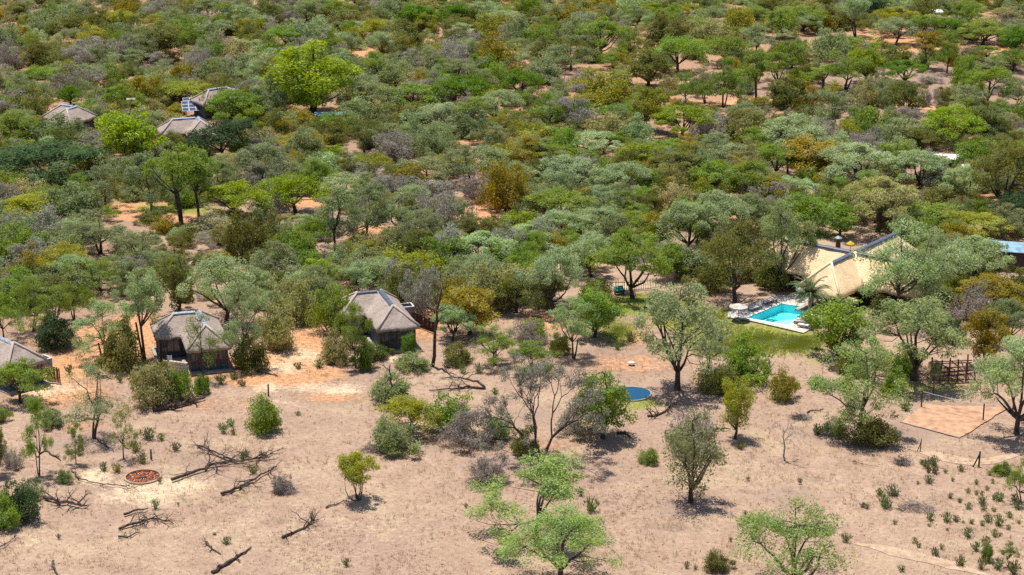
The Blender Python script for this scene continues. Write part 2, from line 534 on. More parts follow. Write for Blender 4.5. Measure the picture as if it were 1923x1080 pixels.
LITTER = [(300,905,30,10,.4),(1010,870,150,22,.8),(1300,950,90,24,.7),(1250,745,120,18,.8),(1390,820,60,10,.5),(1620,815,130,22,.9),(1830,700,160,22,.8),(1480,930,90,24,.6),
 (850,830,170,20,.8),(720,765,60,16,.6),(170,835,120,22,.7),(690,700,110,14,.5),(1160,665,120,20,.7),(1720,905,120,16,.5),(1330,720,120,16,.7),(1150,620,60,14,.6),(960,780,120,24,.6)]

def build_ground():
    def axis(fine0, fine1, step, lo, hi, extra=()):
        a = list(np.arange(fine0, fine1 + 0.01, step))
        for (e0, e1, st) in extra:
            a += list(np.arange(e0, e1, st))
        s, v = step, fine0
        while v > lo:
            s *= 1.35; v -= s; a.append(v)
        s, v = step, fine1
        while v < hi:
            s *= 1.35; v += s; a.append(v)
        return np.unique(np.round(a, 3))
    xs = axis(-150, 150, 1.1, -6000, 6000, [(27, 38, 0.24), (PIT[0] - 2.4, PIT[0] + 2.4, 0.2)])
    ys = axis(140, 480, 1.1, -500, 9000, [(220, 232, 0.24), (PIT[1] - 2.4, PIT[1] + 2.4, 0.2)])
    X, Y = np.meshgrid(xs, ys)
    rng = np.random.default_rng(3)
    Z = gz(X, Y)
    flat = np.zeros(X.shape, bool)
    for (px0, px1, py0, py1) in ((1350, 1580, 540, 640), (1660, 1923, 740, 840), (1110, 1240, 715, 765), (215, 320, 870, 915)):
        x0, y1, _ = at(px0, py0); x1, y0, _ = at(px1, py1)
        flat |= (X > min(x0, at(px0, py1)[0]) - 2) & (X < max(x1, at(px1, py0)[0]) + 2) & (Y > y0 - 2) & (Y < y1 + 2)
    Z[flat] = np.minimum(Z[flat], -0.02)
    cx, cy = np.mean(np.array(POOL), axis=0)
    small = [((x - cx) * 1.03 + cx, (y - cy) * 1.03 + cy) for x, y in POOL]
    Z[in_poly(X, Y, small)] = -1.9
    Z[np.hypot(X - PIT[0], Y - PIT[1]) < 1.66] = -0.45
    PX, PY = pix(X, np.maximum(Y, 30.0))
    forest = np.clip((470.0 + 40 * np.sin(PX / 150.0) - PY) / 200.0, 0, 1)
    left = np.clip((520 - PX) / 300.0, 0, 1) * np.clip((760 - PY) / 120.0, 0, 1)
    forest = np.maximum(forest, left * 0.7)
    bare = np.clip(1.2 - np.hypot((PX - 1700) / 330.0, (PY - 165) / 100.0), 0, 1)      # greyish bare soil, upper right
    org = np.maximum(blob_field(X, Y, ORANGE), forest * 0.52 - 0.22 * bare)
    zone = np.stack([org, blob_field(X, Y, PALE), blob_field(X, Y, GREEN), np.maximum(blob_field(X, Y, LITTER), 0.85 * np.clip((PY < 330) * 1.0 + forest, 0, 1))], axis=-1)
    nx, ny = len(xs), len(ys)
    i = np.arange((ny - 1) * (nx - 1)); r, c = i // (nx - 1), i % (nx - 1)
    a = r * nx + c
    F = np.stack([a, a + 1, a + nx + 1, a + nx], axis=1)
    V = np.stack([X.ravel(), Y.ravel(), Z.ravel()], axis=1)
    me = np_mesh('ground', V, F, True, {'zone': ('FLOAT_COLOR', zone.reshape(-1, 4))})
    m = bpy.data.materials.new('dry_soil')
    nt, N, L = nodes_of(m)
    out = N.new('ShaderNodeOutputMaterial'); b = N.new('ShaderNodeBsdfPrincipled')
    b.inputs['Roughness'].default_value = 0.95; b.inputs['Specular IOR Level'].default_value = 0.1
    tc = N.new('ShaderNodeTexCoord')
    def noise(scale, detail=6, rough=0.6, dist=0.0):
        n = N.new('ShaderNodeTexNoise'); n.inputs['Scale'].default_value = scale; n.inputs['Detail'].default_value = detail
        n.inputs['Roughness'].default_value = rough; n.inputs['Distortion'].default_value = dist
        L.new(tc.outputs['Object'], n.inputs['Vector']); return n.outputs[0]
    def mix(f, a_, b_):
        x = N.new('ShaderNodeMix'); x.data_type = 'RGBA'
        for sock, val in ((0, f), (6, a_), (7, b_)):
            if isinstance(val, (tuple, float)): x.inputs[sock].default_value = val if isinstance(val, float) else (*val, 1)
            else: L.new(val, x.inputs[sock])
        return x.outputs[2]
    def mr(v, a0, a1, b0=0.0, b1=1.0):
        x = N.new('ShaderNodeMapRange'); x.interpolation_type = 'SMOOTHSTEP'
        L.new(v, x.inputs[0])
        for k, q in zip((1, 2, 3, 4), (a0, a1, b0, b1)): x.inputs[k].default_value = q
        return x.outputs[0]
    def add(a_, b_, op='ADD'):
        x = N.new('ShaderNodeMath'); x.operation = op
        for k, q in ((0, a_), (1, b_)):
            if isinstance(q, float): x.inputs[k].default_value = q
            else: L.new(q, x.inputs[k])
        return x.outputs[0]
    za = N.new('ShaderNodeAttribute'); za.attribute_name = 'zone'
    sp = N.new('ShaderNodeSeparateColor'); L.new(za.outputs['Color'], sp.inputs[0])
    big, mid, fine, grain = noise(0.045, 5), noise(0.35, 7, 0.65), noise(2.2, 6, 0.7), noise(7.0, 3, 0.7)
    edge = add(add(mid, 0.5, 'SUBTRACT'), add(fine, 0.5, 'SUBTRACT'))
    base = mix(mr(mid, 0.35, 0.65), (0.350, 0.236, 0.168), (0.430, 0.300, 0.214))
    base = mix(add(mr(big, 0.42, 0.62), 0.8, 'MULTIPLY'), base, (0.355, 0.240, 0.178))
    base = mix(add(mr(noise(0.16, 6, 0.72, 0.6), 0.52, 0.72), 0.6, 'MULTIPLY'), base, (0.255, 0.175, 0.132))
    straw = mix(mr(noise(0.11, 6, 0.7), 0.50, 0.66), base, (0.430, 0.312, 0.212))
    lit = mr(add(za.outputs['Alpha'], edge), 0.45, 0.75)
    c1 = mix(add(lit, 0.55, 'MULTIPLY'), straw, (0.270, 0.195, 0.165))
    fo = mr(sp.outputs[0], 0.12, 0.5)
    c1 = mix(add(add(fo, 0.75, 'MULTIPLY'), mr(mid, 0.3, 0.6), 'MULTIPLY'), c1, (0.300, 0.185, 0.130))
    org = mr(add(sp.outputs[0], add(edge, 0.9, 'MULTIPLY')), 0.30, 0.90)
    orcol = mix(mr(fine, 0.35, 0.65), (0.48, 0.240, 0.120), (0.57, 0.315, 0.165))
    c2 = mix(org, c1, orcol)
    pal = mr(add(sp.outputs[1], edge), 0.32, 1.0)
    c3 = mix(add(pal, 0.85, 'MULTIPLY'), c2, (0.66, 0.51, 0.345))
    grn = mr(add(sp.outputs[2], add(edge, 0.9, 'MULTIPLY')), 0.28, 0.66)
    gcol = mix(mr(fine, 0.35, 0.65), (0.150, 0.195, 0.035), (0.300, 0.300, 0.060))
    c4 = mix(add(grn, 0.92, 'MULTIPLY'), c3, gcol)
    g = N.new('ShaderNodeHueSaturation'); L.new(c4, g.inputs['Color'])
    L.new(mr(add(grain, fine, 'ADD'), 0.65, 1.35, 0.70, 1.26), g.inputs['Value'])
    L.new(g.outputs[0], b.inputs['Base Color'])
    bp = N.new('ShaderNodeBump'); bp.inputs['Strength'].default_value = 0.55; bp.inputs['Distance'].default_value = 0.12
    L.new(add(fine, grain, 'ADD'), bp.inputs['Height']); L.new(bp.outputs[0], b.inputs['Normal'])
    L.new(b.outputs[0], out.inputs[0])
    me.materials.append(m)
    o = obj('ground', me)
    tag(o, 'pinkish tan dry savanna soil with orange bare patches and a small lawn', kind='structure')
build_ground()

M['path'] = mat('path_sand', (0.45, 0.322, 0.222), 0.95, 1.3, 0.12, 0.3, 0.1)
M['track'] = mat('red_track_sand', (0.56, 0.31, 0.16), 0.95, 1.3, 0.15, 0.3, 0.1)

def ribbon(name, px, width, m, label, z=0.05, seed=1):
    rng = np.random.default_rng(seed)
    P = np.array([at(*p)[:2] for p in px])
    d = np.r_[0, np.cumsum(np.linalg.norm(np.diff(P, axis=0), axis=1))]
    n = max(8, int(d[-1] / 0.7))
    t = np.linspace(0, d[-1], n)
    Q = np.stack([np.interp(t, d, P[:, 0]), np.interp(t, d, P[:, 1])], 1)
    for _ in range(6): Q[1:-1] = (Q[:-2] + Q[2:] + 2 * Q[1:-1]) / 4
    T = unit(np.gradient(Q, axis=0)); Nn = np.stack([-T[:, 1], T[:, 0]], 1)
    wob = np.convolve(rng.normal(0, 1, n + 4), np.ones(5) / 3, 'valid')[:n]
    wob2 = np.convolve(rng.normal(0, 1, n + 4), np.ones(5) / 3, 'valid')[:n]
    fade = np.clip(np.minimum(np.arange(n), np.arange(n)[::-1]) / 6.0, 0.15, 1)
    A = Q + Nn * ((width / 2 + wob * 0.14 * width) * fade)[:, None]
    B = Q - Nn * ((width / 2 + wob2 * 0.14 * width) * fade)[:, None]
    V, F = [], []
    for i in range(n):
        V += [(*A[i], gz(*A[i]) + z), (*B[i], gz(*B[i]) + z)]
        if i: F.append((2 * i - 2, 2 * i - 1, 2 * i + 1, 2 * i))
    me = bpy.data.meshes.new(name); me.from_pydata(V, [], F); me.update()
    tag(obj(name, me, None, m), label, kind='structure')

ribbon('footpath', [(1690, 838), (1740, 848), (1790, 862), (1828, 872), (1862, 866), (1895, 856), (1935, 846)], 1.7, M['path'], 'pale sandy footpath passing the leaning fence posts', 0.035, 1)
ribbon('footpath', [(1585, 1018), (1650, 1030), (1720, 1045), (1800, 1064), (1880, 1086)], 1.6, M['path'], 'pale sandy footpath crossing the lower right corner of the plain', 0.035, 2)
ribbon('dirt_track', [(1180, 203), (1290, 198), (1420, 190), (1560, 186), (1640, 189), (1720, 200), (1800, 207), (1940, 220)], 3.4, M['track'], 'thin orange dirt track through the bush near the top of the picture', 0.035, 3)

# ------------------------------------------------------------------ thatched buildings
def thatch_mat(name, a, b_):
    m = bpy.data.materials.new(name)
    nt, N, L = nodes_of(m)
    out = N.new('ShaderNodeOutputMaterial'); b = N.new('ShaderNodeBsdfPrincipled')
    b.inputs['Roughness'].default_value = 0.9; b.inputs['Specular IOR Level'].default_value = 0.15
    tc = N.new('ShaderNodeTexCoord')
    def nz(sc, stretch, det=5):
        mp = N.new('ShaderNodeMapping'); mp.inputs['Scale'].default_value = stretch
        L.new(tc.outputs['Object'], mp.inputs[0])
        n = N.new('ShaderNodeTexNoise'); n.inputs['Scale'].default_value = sc; n.inputs['Detail'].default_value = det
        L.new(mp.outputs[0], n.inputs['Vector']); return n.outputs[0]
    n1, n2, n3 = nz(0.8, (1, 1, 0.5)), nz(3.0, (1, 1, 2.6), 4), nz(9.0, (1, 1, 0.4), 3)
    s = N.new('ShaderNodeMath'); s.operation = 'ADD'; L.new(n1, s.inputs[0]); L.new(n2, s.inputs[1])
    s2 = N.new('ShaderNodeMath'); s2.operation = 'ADD'; L.new(s.outputs[0], s2.inputs[0]); L.new(n3, s2.inputs[1])
    r = N.new('ShaderNodeMapRange'); r.inputs[1].default_value = 1.2; r.inputs[2].default_value = 1.8; L.new(s2.outputs[0], r.inputs[0])
    x = N.new('ShaderNodeMix'); x.data_type = 'RGBA'
    x.inputs[6].default_value = (*a, 1); x.inputs[7].default_value = (*b_, 1)
    L.new(r.outputs[0], x.inputs[0]); L.new(x.outputs[2], b.inputs['Base Color'])
    bp = N.new('ShaderNodeBump'); bp.inputs['Strength'].default_value = 0.5; bp.inputs['Distance'].default_value = 0.06
    L.new(s2.outputs[0], bp.inputs['Height']); L.new(bp.outputs[0], b.inputs['Normal'])
    L.new(b.outputs[0], out.inputs[0])
    return m
M['thatch_grey'] = thatch_mat('grey_thatch', (0.280, 0.220, 0.190), (0.460, 0.375, 0.325))
M['thatch_gold'] = thatch_mat('golden_thatch', (0.70, 0.49, 0.28), (0.89, 0.69, 0.45))
M['cap'] = mat('ridge_metal', (0.20, 0.25, 0.31), 0.5, 3.0, 0.15, 0, 0.5, rgb2=(0.36, 0.42, 0.50))
M['cap_dark'] = mat('dark_ridge_metal', (0.075, 0.095, 0.135), 0.5, 3.0, 0.25, 0, 0.5)
M['canvas'] = mat('blue_grey_canvas', (0.055, 0.088, 0.105), 0.8, 2.0, 0.2)
M['timber'] = mat('brown_timber', (0.16, 0.075, 0.042), 0.8, 4.0, 0.25)
M['darktimber'] = mat('dark_timber', (0.075, 0.05, 0.042), 0.85, 4.0, 0.25)
M['pane'] = mat('window_glass', (0.07, 0.095, 0.11), 0.12, 2.0, 0.2, 0, 0.6)
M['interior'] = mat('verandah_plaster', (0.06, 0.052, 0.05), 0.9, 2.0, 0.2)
M['plaster'] = mat('grey_plaster', (0.27, 0.26, 0.27), 0.85, 2.0, 0.15)
M['whitecap'] = mat('white_paint', (0.72, 0.72, 0.72), 0.6, 2.0, 0.06)
M['slab'] = mat('concrete_slab', (0.36, 0.31, 0.27), 0.9, 2.0, 0.15)
M['block'] = mat('cream_stone', (0.50, 0.44, 0.34), 0.9, 3.0, 0.18, 0.3)

def roof_mesh(name, rects, eave, slope, thick=0.28, step=0.2, seed=1, sag=0.05):
    """hip roof over the union of axis-aligned rectangles: height grows with the distance from the eaves"""
    rng = np.random.default_rng(seed)
    xs = np.unique(np.round(np.concatenate([np.arange(min(r[0] for r in rects), max(r[1] for r in rects) + 1e-6, step)] + [[r[0], r[1]] for r in rects]), 4))
    ys = np.unique(np.round(np.concatenate([np.arange(min(r[2] for r in rects), max(r[3] for r in rects) + 1e-6, step)] + [[r[2], r[3]] for r in rects]), 4))
    X, Y = np.meshgrid(xs, ys)
    D = np.full(X.shape, -1.0)
    for (x0, x1, y0, y1) in rects:
        D = np.maximum(D, np.minimum(np.minimum(X - x0, x1 - X), np.minimum(Y - y0, y1 - Y)))
    ok = D > -1e-4
    dmax = D.max()
    Dn = np.maximum(D, 0)
    Z = eave + slope * (Dn - 0.05 * np.maximum(0, Dn - 0.86 * dmax) ** 2 / (0.14 * dmax + 1e-6))
    Z += 0.03 * np.sin(X * 2.1 + 3 * np.sin(Y * 1.3)) + rng.normal(0, 0.012, Z.shape)
    nx, ny = len(xs), len(ys)
    idx = -np.ones(X.shape, int); idx[ok] = np.arange(ok.sum())
    edge = ok & (Dn < 0.02)
    Z[edge] -= rng.uniform(0, 0.10, int(edge.sum()))
    X = X + np.where(edge, rng.normal(0, 0.035, X.shape), 0); Y = Y + np.where(edge, rng.normal(0, 0.035, Y.shape), 0)
    n = int(ok.sum())
    P = np.stack([X[ok], Y[ok], Z[ok]], 1)
    U = P.copy(); U[:, 2] -= thick
    F = []
    edges = {}
    for j in range(ny - 1):
        for i in range(nx - 1):
            q = (idx[j, i], idx[j, i + 1], idx[j + 1, i + 1], idx[j + 1, i])
            if min(q) < 0: continue
            cx, cy = (xs[i] + xs[i + 1]) / 2, (ys[j] + ys[j + 1]) / 2
            if not any(r[0] < cx < r[1] and r[2] < cy < r[3] for r in rects): continue
            F.append(q); F.append(tuple(n + k for k in reversed(q)))
            for k in range(4):
                e = (q[k], q[(k + 1) % 4])
                if (e[1], e[0]) in edges: del edges[(e[1], e[0])]
                else: edges[e] = 1
    for (a, b) in edges:
        F.append((b, a, n + a, n + b))
    return np_mesh(name, np.concatenate([P, U]), np.array(F), True)

def ridge_caps(parent, segs, m, seg=0.9, rad=0.30, name='ridge_tile'):
    """half-round ridge tiles along local segments ((x,y,z),(x,y,z))"""
    n = 6
    mesh = None
    for (p0, p1) in segs:
        p0, p1 = Vector(p0), Vector(p1)
        d = p1 - p0
        k = max(1, round(d.length / seg))
        L = d.length / k
        mb = MB()
        V, F = [], []
        for e, x in enumerate((0.0, L * 0.985)):
            for i in range(n + 1):
                a = math.pi * i / n
                V.append((x, rad * math.cos(a), rad * 0.62 * math.sin(a) - 0.10))
            for i in range(n + 1):
                a = math.pi * i / n
                V.append((x, (rad - 0.05) * math.cos(a), (rad - 0.05) * 0.62 * math.sin(a) - 0.12))
        s = 2 * (n + 1)
        for i in range(n):
            F.append((i, i + 1, s + i + 1, s + i)); F.append((n + 1 + i + 1, n + 1 + i, s + n + 1 + i, s + n + 2 + i))
            F.append((i + 1, i, n + 1 + i, n + 2 + i)); F.append((s + i, s + i + 1, s + n + 2 + i, s + n + 1 + i))
        me = MB().add(V, F).mesh(name); me.materials.append(m)
        for j in range(k):
            o = obj(name, me, parent)
            o.location = p0 + d * (j / k) + Vector((0, 0, 0.015 * (j % 2)))
            o.rotation_euler = d.to_track_quat('X', 'Z').to_euler()

def hip_rolls(roof, corners, m):
    for (p0, p1) in corners:
        P = [Vector(p0).lerp(Vector(p1), t) + Vector((0, 0, 0.05)) for t in (0, .33, .66, 1)]
        MB().tube(P, [0.17, 0.15, 0.15, 0.15], 7).build('hip_roll', m, roof, True)

def window(parent, c, w, h, rz, name='window', panes=2):
    f = MB()
    t = 0.09
    wx = Matrix.Rotation(rz, 3, 'Z')
    def W(x, y, z): return tuple(Vector(c) + wx @ Vector((x, y, z)))
    for sx in (-1, 1): f.box(W(sx * (w / 2 - t / 2), 0, 0), (t, 0.10, h), rz)
    for sz in (-1, 1): f.box(W(0, 0, sz * (h / 2 - t / 2)), (w - 2 * t, 0.10, t), rz)
    for k in range(1, panes): f.box(W(-w / 2 + w * k / panes, 0.003, 0), (t * 0.7, 0.085, h - 2 * t), rz)
    o = f.build(name, M['timber'], parent)
    for k in range(panes):
        MB().box(W(-w / 2 + w * (k + 0.5) / panes, 0.02, 0), (w / panes - t, 0.03, h - 2 * t), rz).build('pane', M['pane'], o)

def cottage(J, yaw, label, Lw=6.0, Lm=2.8, cap='cap', seed=1, full=True):
    hw, eave, slope = 2.45, 2.75, 0.80
    root = empty('thatched_cottage', (J[0], J[1], 0), yaw)
    tag(root, label, 'cottage', 'thatched guest cottages')
    rects = [(-hw, hw, -(Lw + hw), hw), (-(Lm + hw), hw, -hw, hw)]
    rf = obj('roof', roof_mesh('roof', rects, eave, slope, seed=seed), root, M['thatch_grey'])
    zr = eave + slope * hw - 0.02
    ridge_caps(rf, [((0, -Lw - 0.2, zr - 0.12), (0, 0.1, zr)), ((-Lm - 0.2, 0, zr), (-0.45, 0, zr))], M[cap])
    M.setdefault('roll_grey', thatch_mat('pale_grey_thatch', (0.38, 0.31, 0.27), (0.52, 0.44, 0.39)))
    ze = eave - 0.02
    hip_rolls(rf, [((-hw, -Lw - hw, ze), (0, -Lw, zr)), ((hw, -Lw - hw, ze), (0, -Lw, zr)), ((-Lm - hw, -hw, ze), (-Lm, 0, zr)), ((hw, hw, ze), (0, 0, zr)), ((-Lm - hw, hw, ze), (-Lm, 0, zr))], M['roll_grey'])
    i = 0.45
    poly = [(-(Lm + hw) + i, -hw + i), (-hw + i, -hw + i), (-hw + i, -(Lw + hw) + i), (hw - i, -(Lw + hw) + i), (hw - i, hw - i), (-(Lm + hw) + i, hw - i)]
    MB().prism(poly, 0.16, eave + 0.22).build('wall', M['canvas'], root)
    pl = [(-(Lm + hw) - 0.1, -hw - 0.1), (-hw - 0.1, -hw - 0.1), (-hw - 0.1, -(Lw + hw) - 0.25), (hw + 0.1, -(Lw + hw) - 0.25), (hw + 0.1, hw), (-(Lm + hw) - 0.1, hw)]
    MB().prism(pl, -0.2, 0.155).build('floor_slab', M['slab'], root)
    yf = -(Lw + hw) + i
    for x in (-2.02, -1.0, 0.0, 1.02, 2.02):
        MB().box((x, yf - 0.05, 1.45), (0.11, 0.10, 2.55)).build('post', M['timber'], root)
    for z in (1.02,):
        MB().box((0, yf - 0.045, z), (3.9, 0.07, 0.10)).build('rail', M['timber'], root)
    window(root, (0.5, yf - 0.07, 1.95), 0.92, 1.5, 0)
    window(root, (1.5, yf - 0.07, 1.95), 0.92, 1.5, 0)
    window(root, (-1.5, yf - 0.07, 1.95), 0.92, 1.5, 0)
    ym = -hw + i
    window(root, (-3.6, ym - 0.06, 1.6), 2.2, 1.5, 0, panes=3)
    for x in (-(Lm + hw) + 0.15, -hw - 0.05):
        MB().tube([(x, -hw + 0.1, 0.1), (x, -hw + 0.1, eave + 0.1)], 0.07, 6).build('post', M['darktimber'], root)
    return root

def Jp(x, y, z=4.7):
    return at(x, y, z)
cottage(Jp(715, 545), math.radians(17), 'grey thatched cottage with blue-grey front beside the tall black dead trunk', seed=3, cap='cap_dark')
cottage(Jp(374, 584), math.radians(16), 'grey thatched cottage with cream block wall half hidden by a thin tree', seed=4, Lw=5.2)
_pk = at(25, 643, 4.7); _y = math.radians(45)
cottage((_pk[0] - 6 * math.sin(_y), _pk[1] + 6 * math.cos(_y)), _y, 'grey thatched cottage cut off by the left edge of the picture', seed=5)
cottage(Jp(142, 199), math.radians(-25), 'far thatched cottage among trees near the upper left edge', seed=6, Lw=2.4)
cottage(Jp(372, 220), math.radians(17), 'far thatched cottage in front of the solar panels', seed=7, Lm=4.0, Lw=2.4)
cottage(Jp(425, 163), math.radians(38), 'far thatched cottage behind the solar panels with pale blue ridge', seed=8, Lm=3.4, Lw=2.4)

def lodge():
    J = at(1604, 471, 5.9)
    rz = math.radians(-38)
    root = empty('thatched_lodge', (J[0], J[1], 0), rz)
    tag(root, 'large golden thatched lodge with dark crossing ridges behind the pool', 'lodge')
    hw, eave, slope = 3.0, 2.75, 1.0
    A = (-hw, hw, -5.6 - hw, 10.5 + hw)
    B = (-9.5 - hw, 7.0 + hw, -hw, hw)
    C = (-12.6 - hw, -9.5, -0.6, 6.5)
    rects = [A, B]
    rf = obj('roof', roof_mesh('roof', rects, eave, slope, 0.34, 0.25, 11), root, M['thatch_gold'])
    zr = eave + slope * hw
    ridge_caps(rf, [((0, -5.8, zr - 0.1), (0, -0.5, zr)), ((0, 0.5, zr), (0, 10.6, zr)), ((-9.7, 0, zr), (-0.5, 0, zr)), ((0.5, 0, zr), (7.2, 0, zr))], M['cap_dark'], 1.1, 0.36)
    M['roll_gold'] = thatch_mat('pale_golden_thatch', (0.78, 0.62, 0.42), (0.88, 0.74, 0.54))
    hip_rolls(rf, [((-hw, -5.6 - hw, eave), (0, -5.6, zr)), ((hw, -5.6 - hw, eave), (0, -5.6, zr)), ((7 + hw, -hw, eave), (7, 0, zr)), ((-9.5 - hw, -hw, eave), (-9.5, 0, zr)), ((hw, -hw, eave + 0.03), (0.3, -0.3, zr - 0.3))], M['roll_gold'])
    i = 1.2
    w1 = [(-hw + i, -4.0), (hw - i, -4.0), (hw - i, 10.5 + hw - i), (-hw + i, 10.5 + hw - i)]
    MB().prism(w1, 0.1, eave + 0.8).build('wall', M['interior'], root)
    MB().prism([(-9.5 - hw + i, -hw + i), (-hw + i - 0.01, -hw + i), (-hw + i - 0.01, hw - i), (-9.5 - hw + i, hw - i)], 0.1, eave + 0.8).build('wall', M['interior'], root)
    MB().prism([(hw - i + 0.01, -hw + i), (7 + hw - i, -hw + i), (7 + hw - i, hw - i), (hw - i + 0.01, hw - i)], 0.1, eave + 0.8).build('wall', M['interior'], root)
    MB().prism([(-hw, -5.6 - hw), (hw, -5.6 - hw), (hw, -4.0), (-hw, -4.0)], -0.2, 0.1).build('floor_slab', M['slab'], root)
    for (x, y) in ((-hw + 1.2, -5.6 - hw + 2.2), (0.6, -5.6 - hw + .5), (hw - .3, -5.6 - hw + .3), (hw - .3, -5.0), (-hw + 1.0, -5.0), (hw + 3.0, -hw + .3), (-hw - 3.5, -hw + .3), (-hw - 7, -hw + .3), (hw + 6.0, -hw + .3)):
        MB().tube([(x, y, 0), (x, y, eave + 0.15)], 0.11, 8).build('post', M['timber'], root)
    return root
lodge()

ch = empty('chimney_stack', at(1573, 478)); tag(ch, 'dark chimney stack with pale blue metal cowl behind the golden roof', 'chimney')
MB().tube([(0, 0, 0), (0, 0, 2.2)], [0.36, 0.3], 8).build('shaft', M['darktimber'], ch)
MB().tube([(0, 0, 2.2), (0, 0, 2.3), (0, 0, 2.55)], [0.52, 0.5, 0.08], 10).build('cowl', M['cap'], ch)

# ------------------------------------------------------------------ pool, deck, garden things
from mathutils.geometry import tessellate_polygon
def sheet_with_hole(name, outer, inner, z):
    loops = [[Vector((x, y, z)) for x, y in outer], [Vector((x, y, z)) for x, y in inner]]
    V = loops[0] + loops[1]
    F = tessellate_polygon(loops)
    me = bpy.data.meshes.new(name); me.from_pydata([tuple(v) for v in V], [], [tuple(f) for f in F]); me.update()
    import bmesh
    bm = bmesh.new(); bm.from_mesh(me)
    bmesh.ops.recalc_face_normals(bm, faces=bm.faces)
    if sum(f.normal.z for f in bm.faces) < 0: bmesh.ops.reverse_faces(bm, faces=bm.faces)
    r = bmesh.ops.extrude_face_region(bm, geom=list(bm.faces))
    for v in [g for g in r['geom'] if isinstance(g, bmesh.types.BMVert)]: v.co.z += 0.08
    bmesh.ops.recalc_face_normals(bm, faces=bm.faces)
    bm.to_mesh(me); bm.free()
    return me

M['paving'] = mat('pale_stone_paving', (0.50, 0.42, 0.37), 0.85, 2.2, 0.16, 0.2, 0.2, rgb2=(0.74, 0.68, 0.62))
M['coping'] = mat('white_coping', (0.78, 0.75, 0.70), 0.8, 3.0, 0.06)
M['basin'] = mat('turquoise_plaster', (0.10, 0.78, 0.86), 0.7, 0.35, 0.03, 0, 0.2, rgb2=(0.26, 0.88, 0.92))
M['step'] = mat('pale_turquoise_plaster', (0.50, 0.90, 0.92), 0.7, 0.6, 0.05)

def water_mat(name, tint, deep=None):
    m = bpy.data.materials.new(name)
    nt, N, L = nodes_of(m)
    out = N.new('ShaderNodeOutputMaterial')
    gl = N.new('ShaderNodeBsdfGlossy'); gl.inputs['Roughness'].default_value = 0.06
    if deep:
        tr = N.new('ShaderNodeBsdfDiffuse'); tr.inputs[0].default_value = (*deep, 1)
    else:
        tr = N.new('ShaderNodeBsdfTransparent'); tr.inputs[0].default_value = (*tint, 1)
    fr = N.new('ShaderNodeFresnel'); fr.inputs[0].default_value = 1.33
    nz = N.new('ShaderNodeTexNoise'); nz.inputs['Scale'].default_value = 2.5; nz.inputs['Detail'].default_value = 3
    tc = N.new('ShaderNodeTexCoord'); L.new(tc.outputs['Object'], nz.inputs['Vector'])
    bp = N.new('ShaderNodeBump'); bp.inputs['Strength'].default_value = 0.15; bp.inputs['Distance'].default_value = 0.05
    L.new(nz.outputs[0], bp.inputs['Height'])
    L.new(bp.outputs[0], gl.inputs['Normal']); L.new(bp.outputs[0], fr.inputs['Normal'])
    mx = N.new('ShaderNodeMixShader'); L.new(fr.outputs[0], mx.inputs[0]); L.new(tr.outputs[0], mx.inputs[1]); L.new(gl.outputs[0], mx.inputs[2])
    L.new(mx.outputs[0], out.inputs[0])
    return m
M['poolwater'] = water_mat('pool_water', (0.75, 0.98, 0.99))
M['pondwater'] = water_mat('pond_water', None, (0.010, 0.075, 0.155))

def build_pool():
    outer = [at(*p)[:2] for p in [(1396, 600.5), (1440, 610), (1509, 626), (1534, 613), (1562, 590), (1548, 572), (1505, 553), (1462, 557), (1420, 568), (1368, 586), (1366, 597)]]
    deck = obj('pool_deck', sheet_with_hole('pool_deck', outer, POOL, 0.0), None, M['paving'])
    tag(deck, 'pale stone paving around the turquoise pool', kind='structure')
    root = empty('swimming_pool', (0, 0, 0)); tag(root, 'turquoise swimming pool with white coping in front of the lodge', 'swimming pool')
    n = len(POOL)
    cx, cy = np.mean(np.array(POOL), axis=0)
    big = [(cx + (x - cx) * 1.0, cy + (y - cy) * 1.0) for x, y in POOL]
    V = [(x, y, 0.07) for x, y in big] + [(x, y, -0.95) for x, y in big]
    F = [(i, n + i, n + (i + 1) % n, (i + 1) % n) for i in range(n)] + [tuple(range(n, 2 * n))]
    MB().add(V, F).build('basin', M['basin'], root)
    st = [at(*p)[:2] for p in [(1440, 604.5), (1470, 598), (1500, 596), (1493, 600), (1487, 606), (1481, 612)]]
    MB().prism(st, -0.93, -0.2).build('shallow_step', M['step'], root)
    MB().add([(x, y, -0.06) for x, y in big], [tuple(range(n - 1, -1, -1))]).build('water', M['poolwater'], root)
    # coping strips along the edges, each its own piece
    for i in range(n):
        p, q = Vector((*POOL[i], 0)), Vector((*POOL[(i + 1) % n], 0))
        d = q - p
        if d.length < 0.8: continue
        nn = Vector((d.y, -d.x, 0)).normalized()
        if (p + nn - Vector((cx, cy, 0))).length < (p - nn - Vector((cx, cy, 0))).length: nn = -nn
        c = (p + q) / 2 + nn * 0.19 + Vector((0, 0, 0.06))
        MB().box(c, (d.length + 0.2, 0.36, 0.075), math.atan2(d.y, d.x)).build('coping', M['coping'], root)
build_pool()

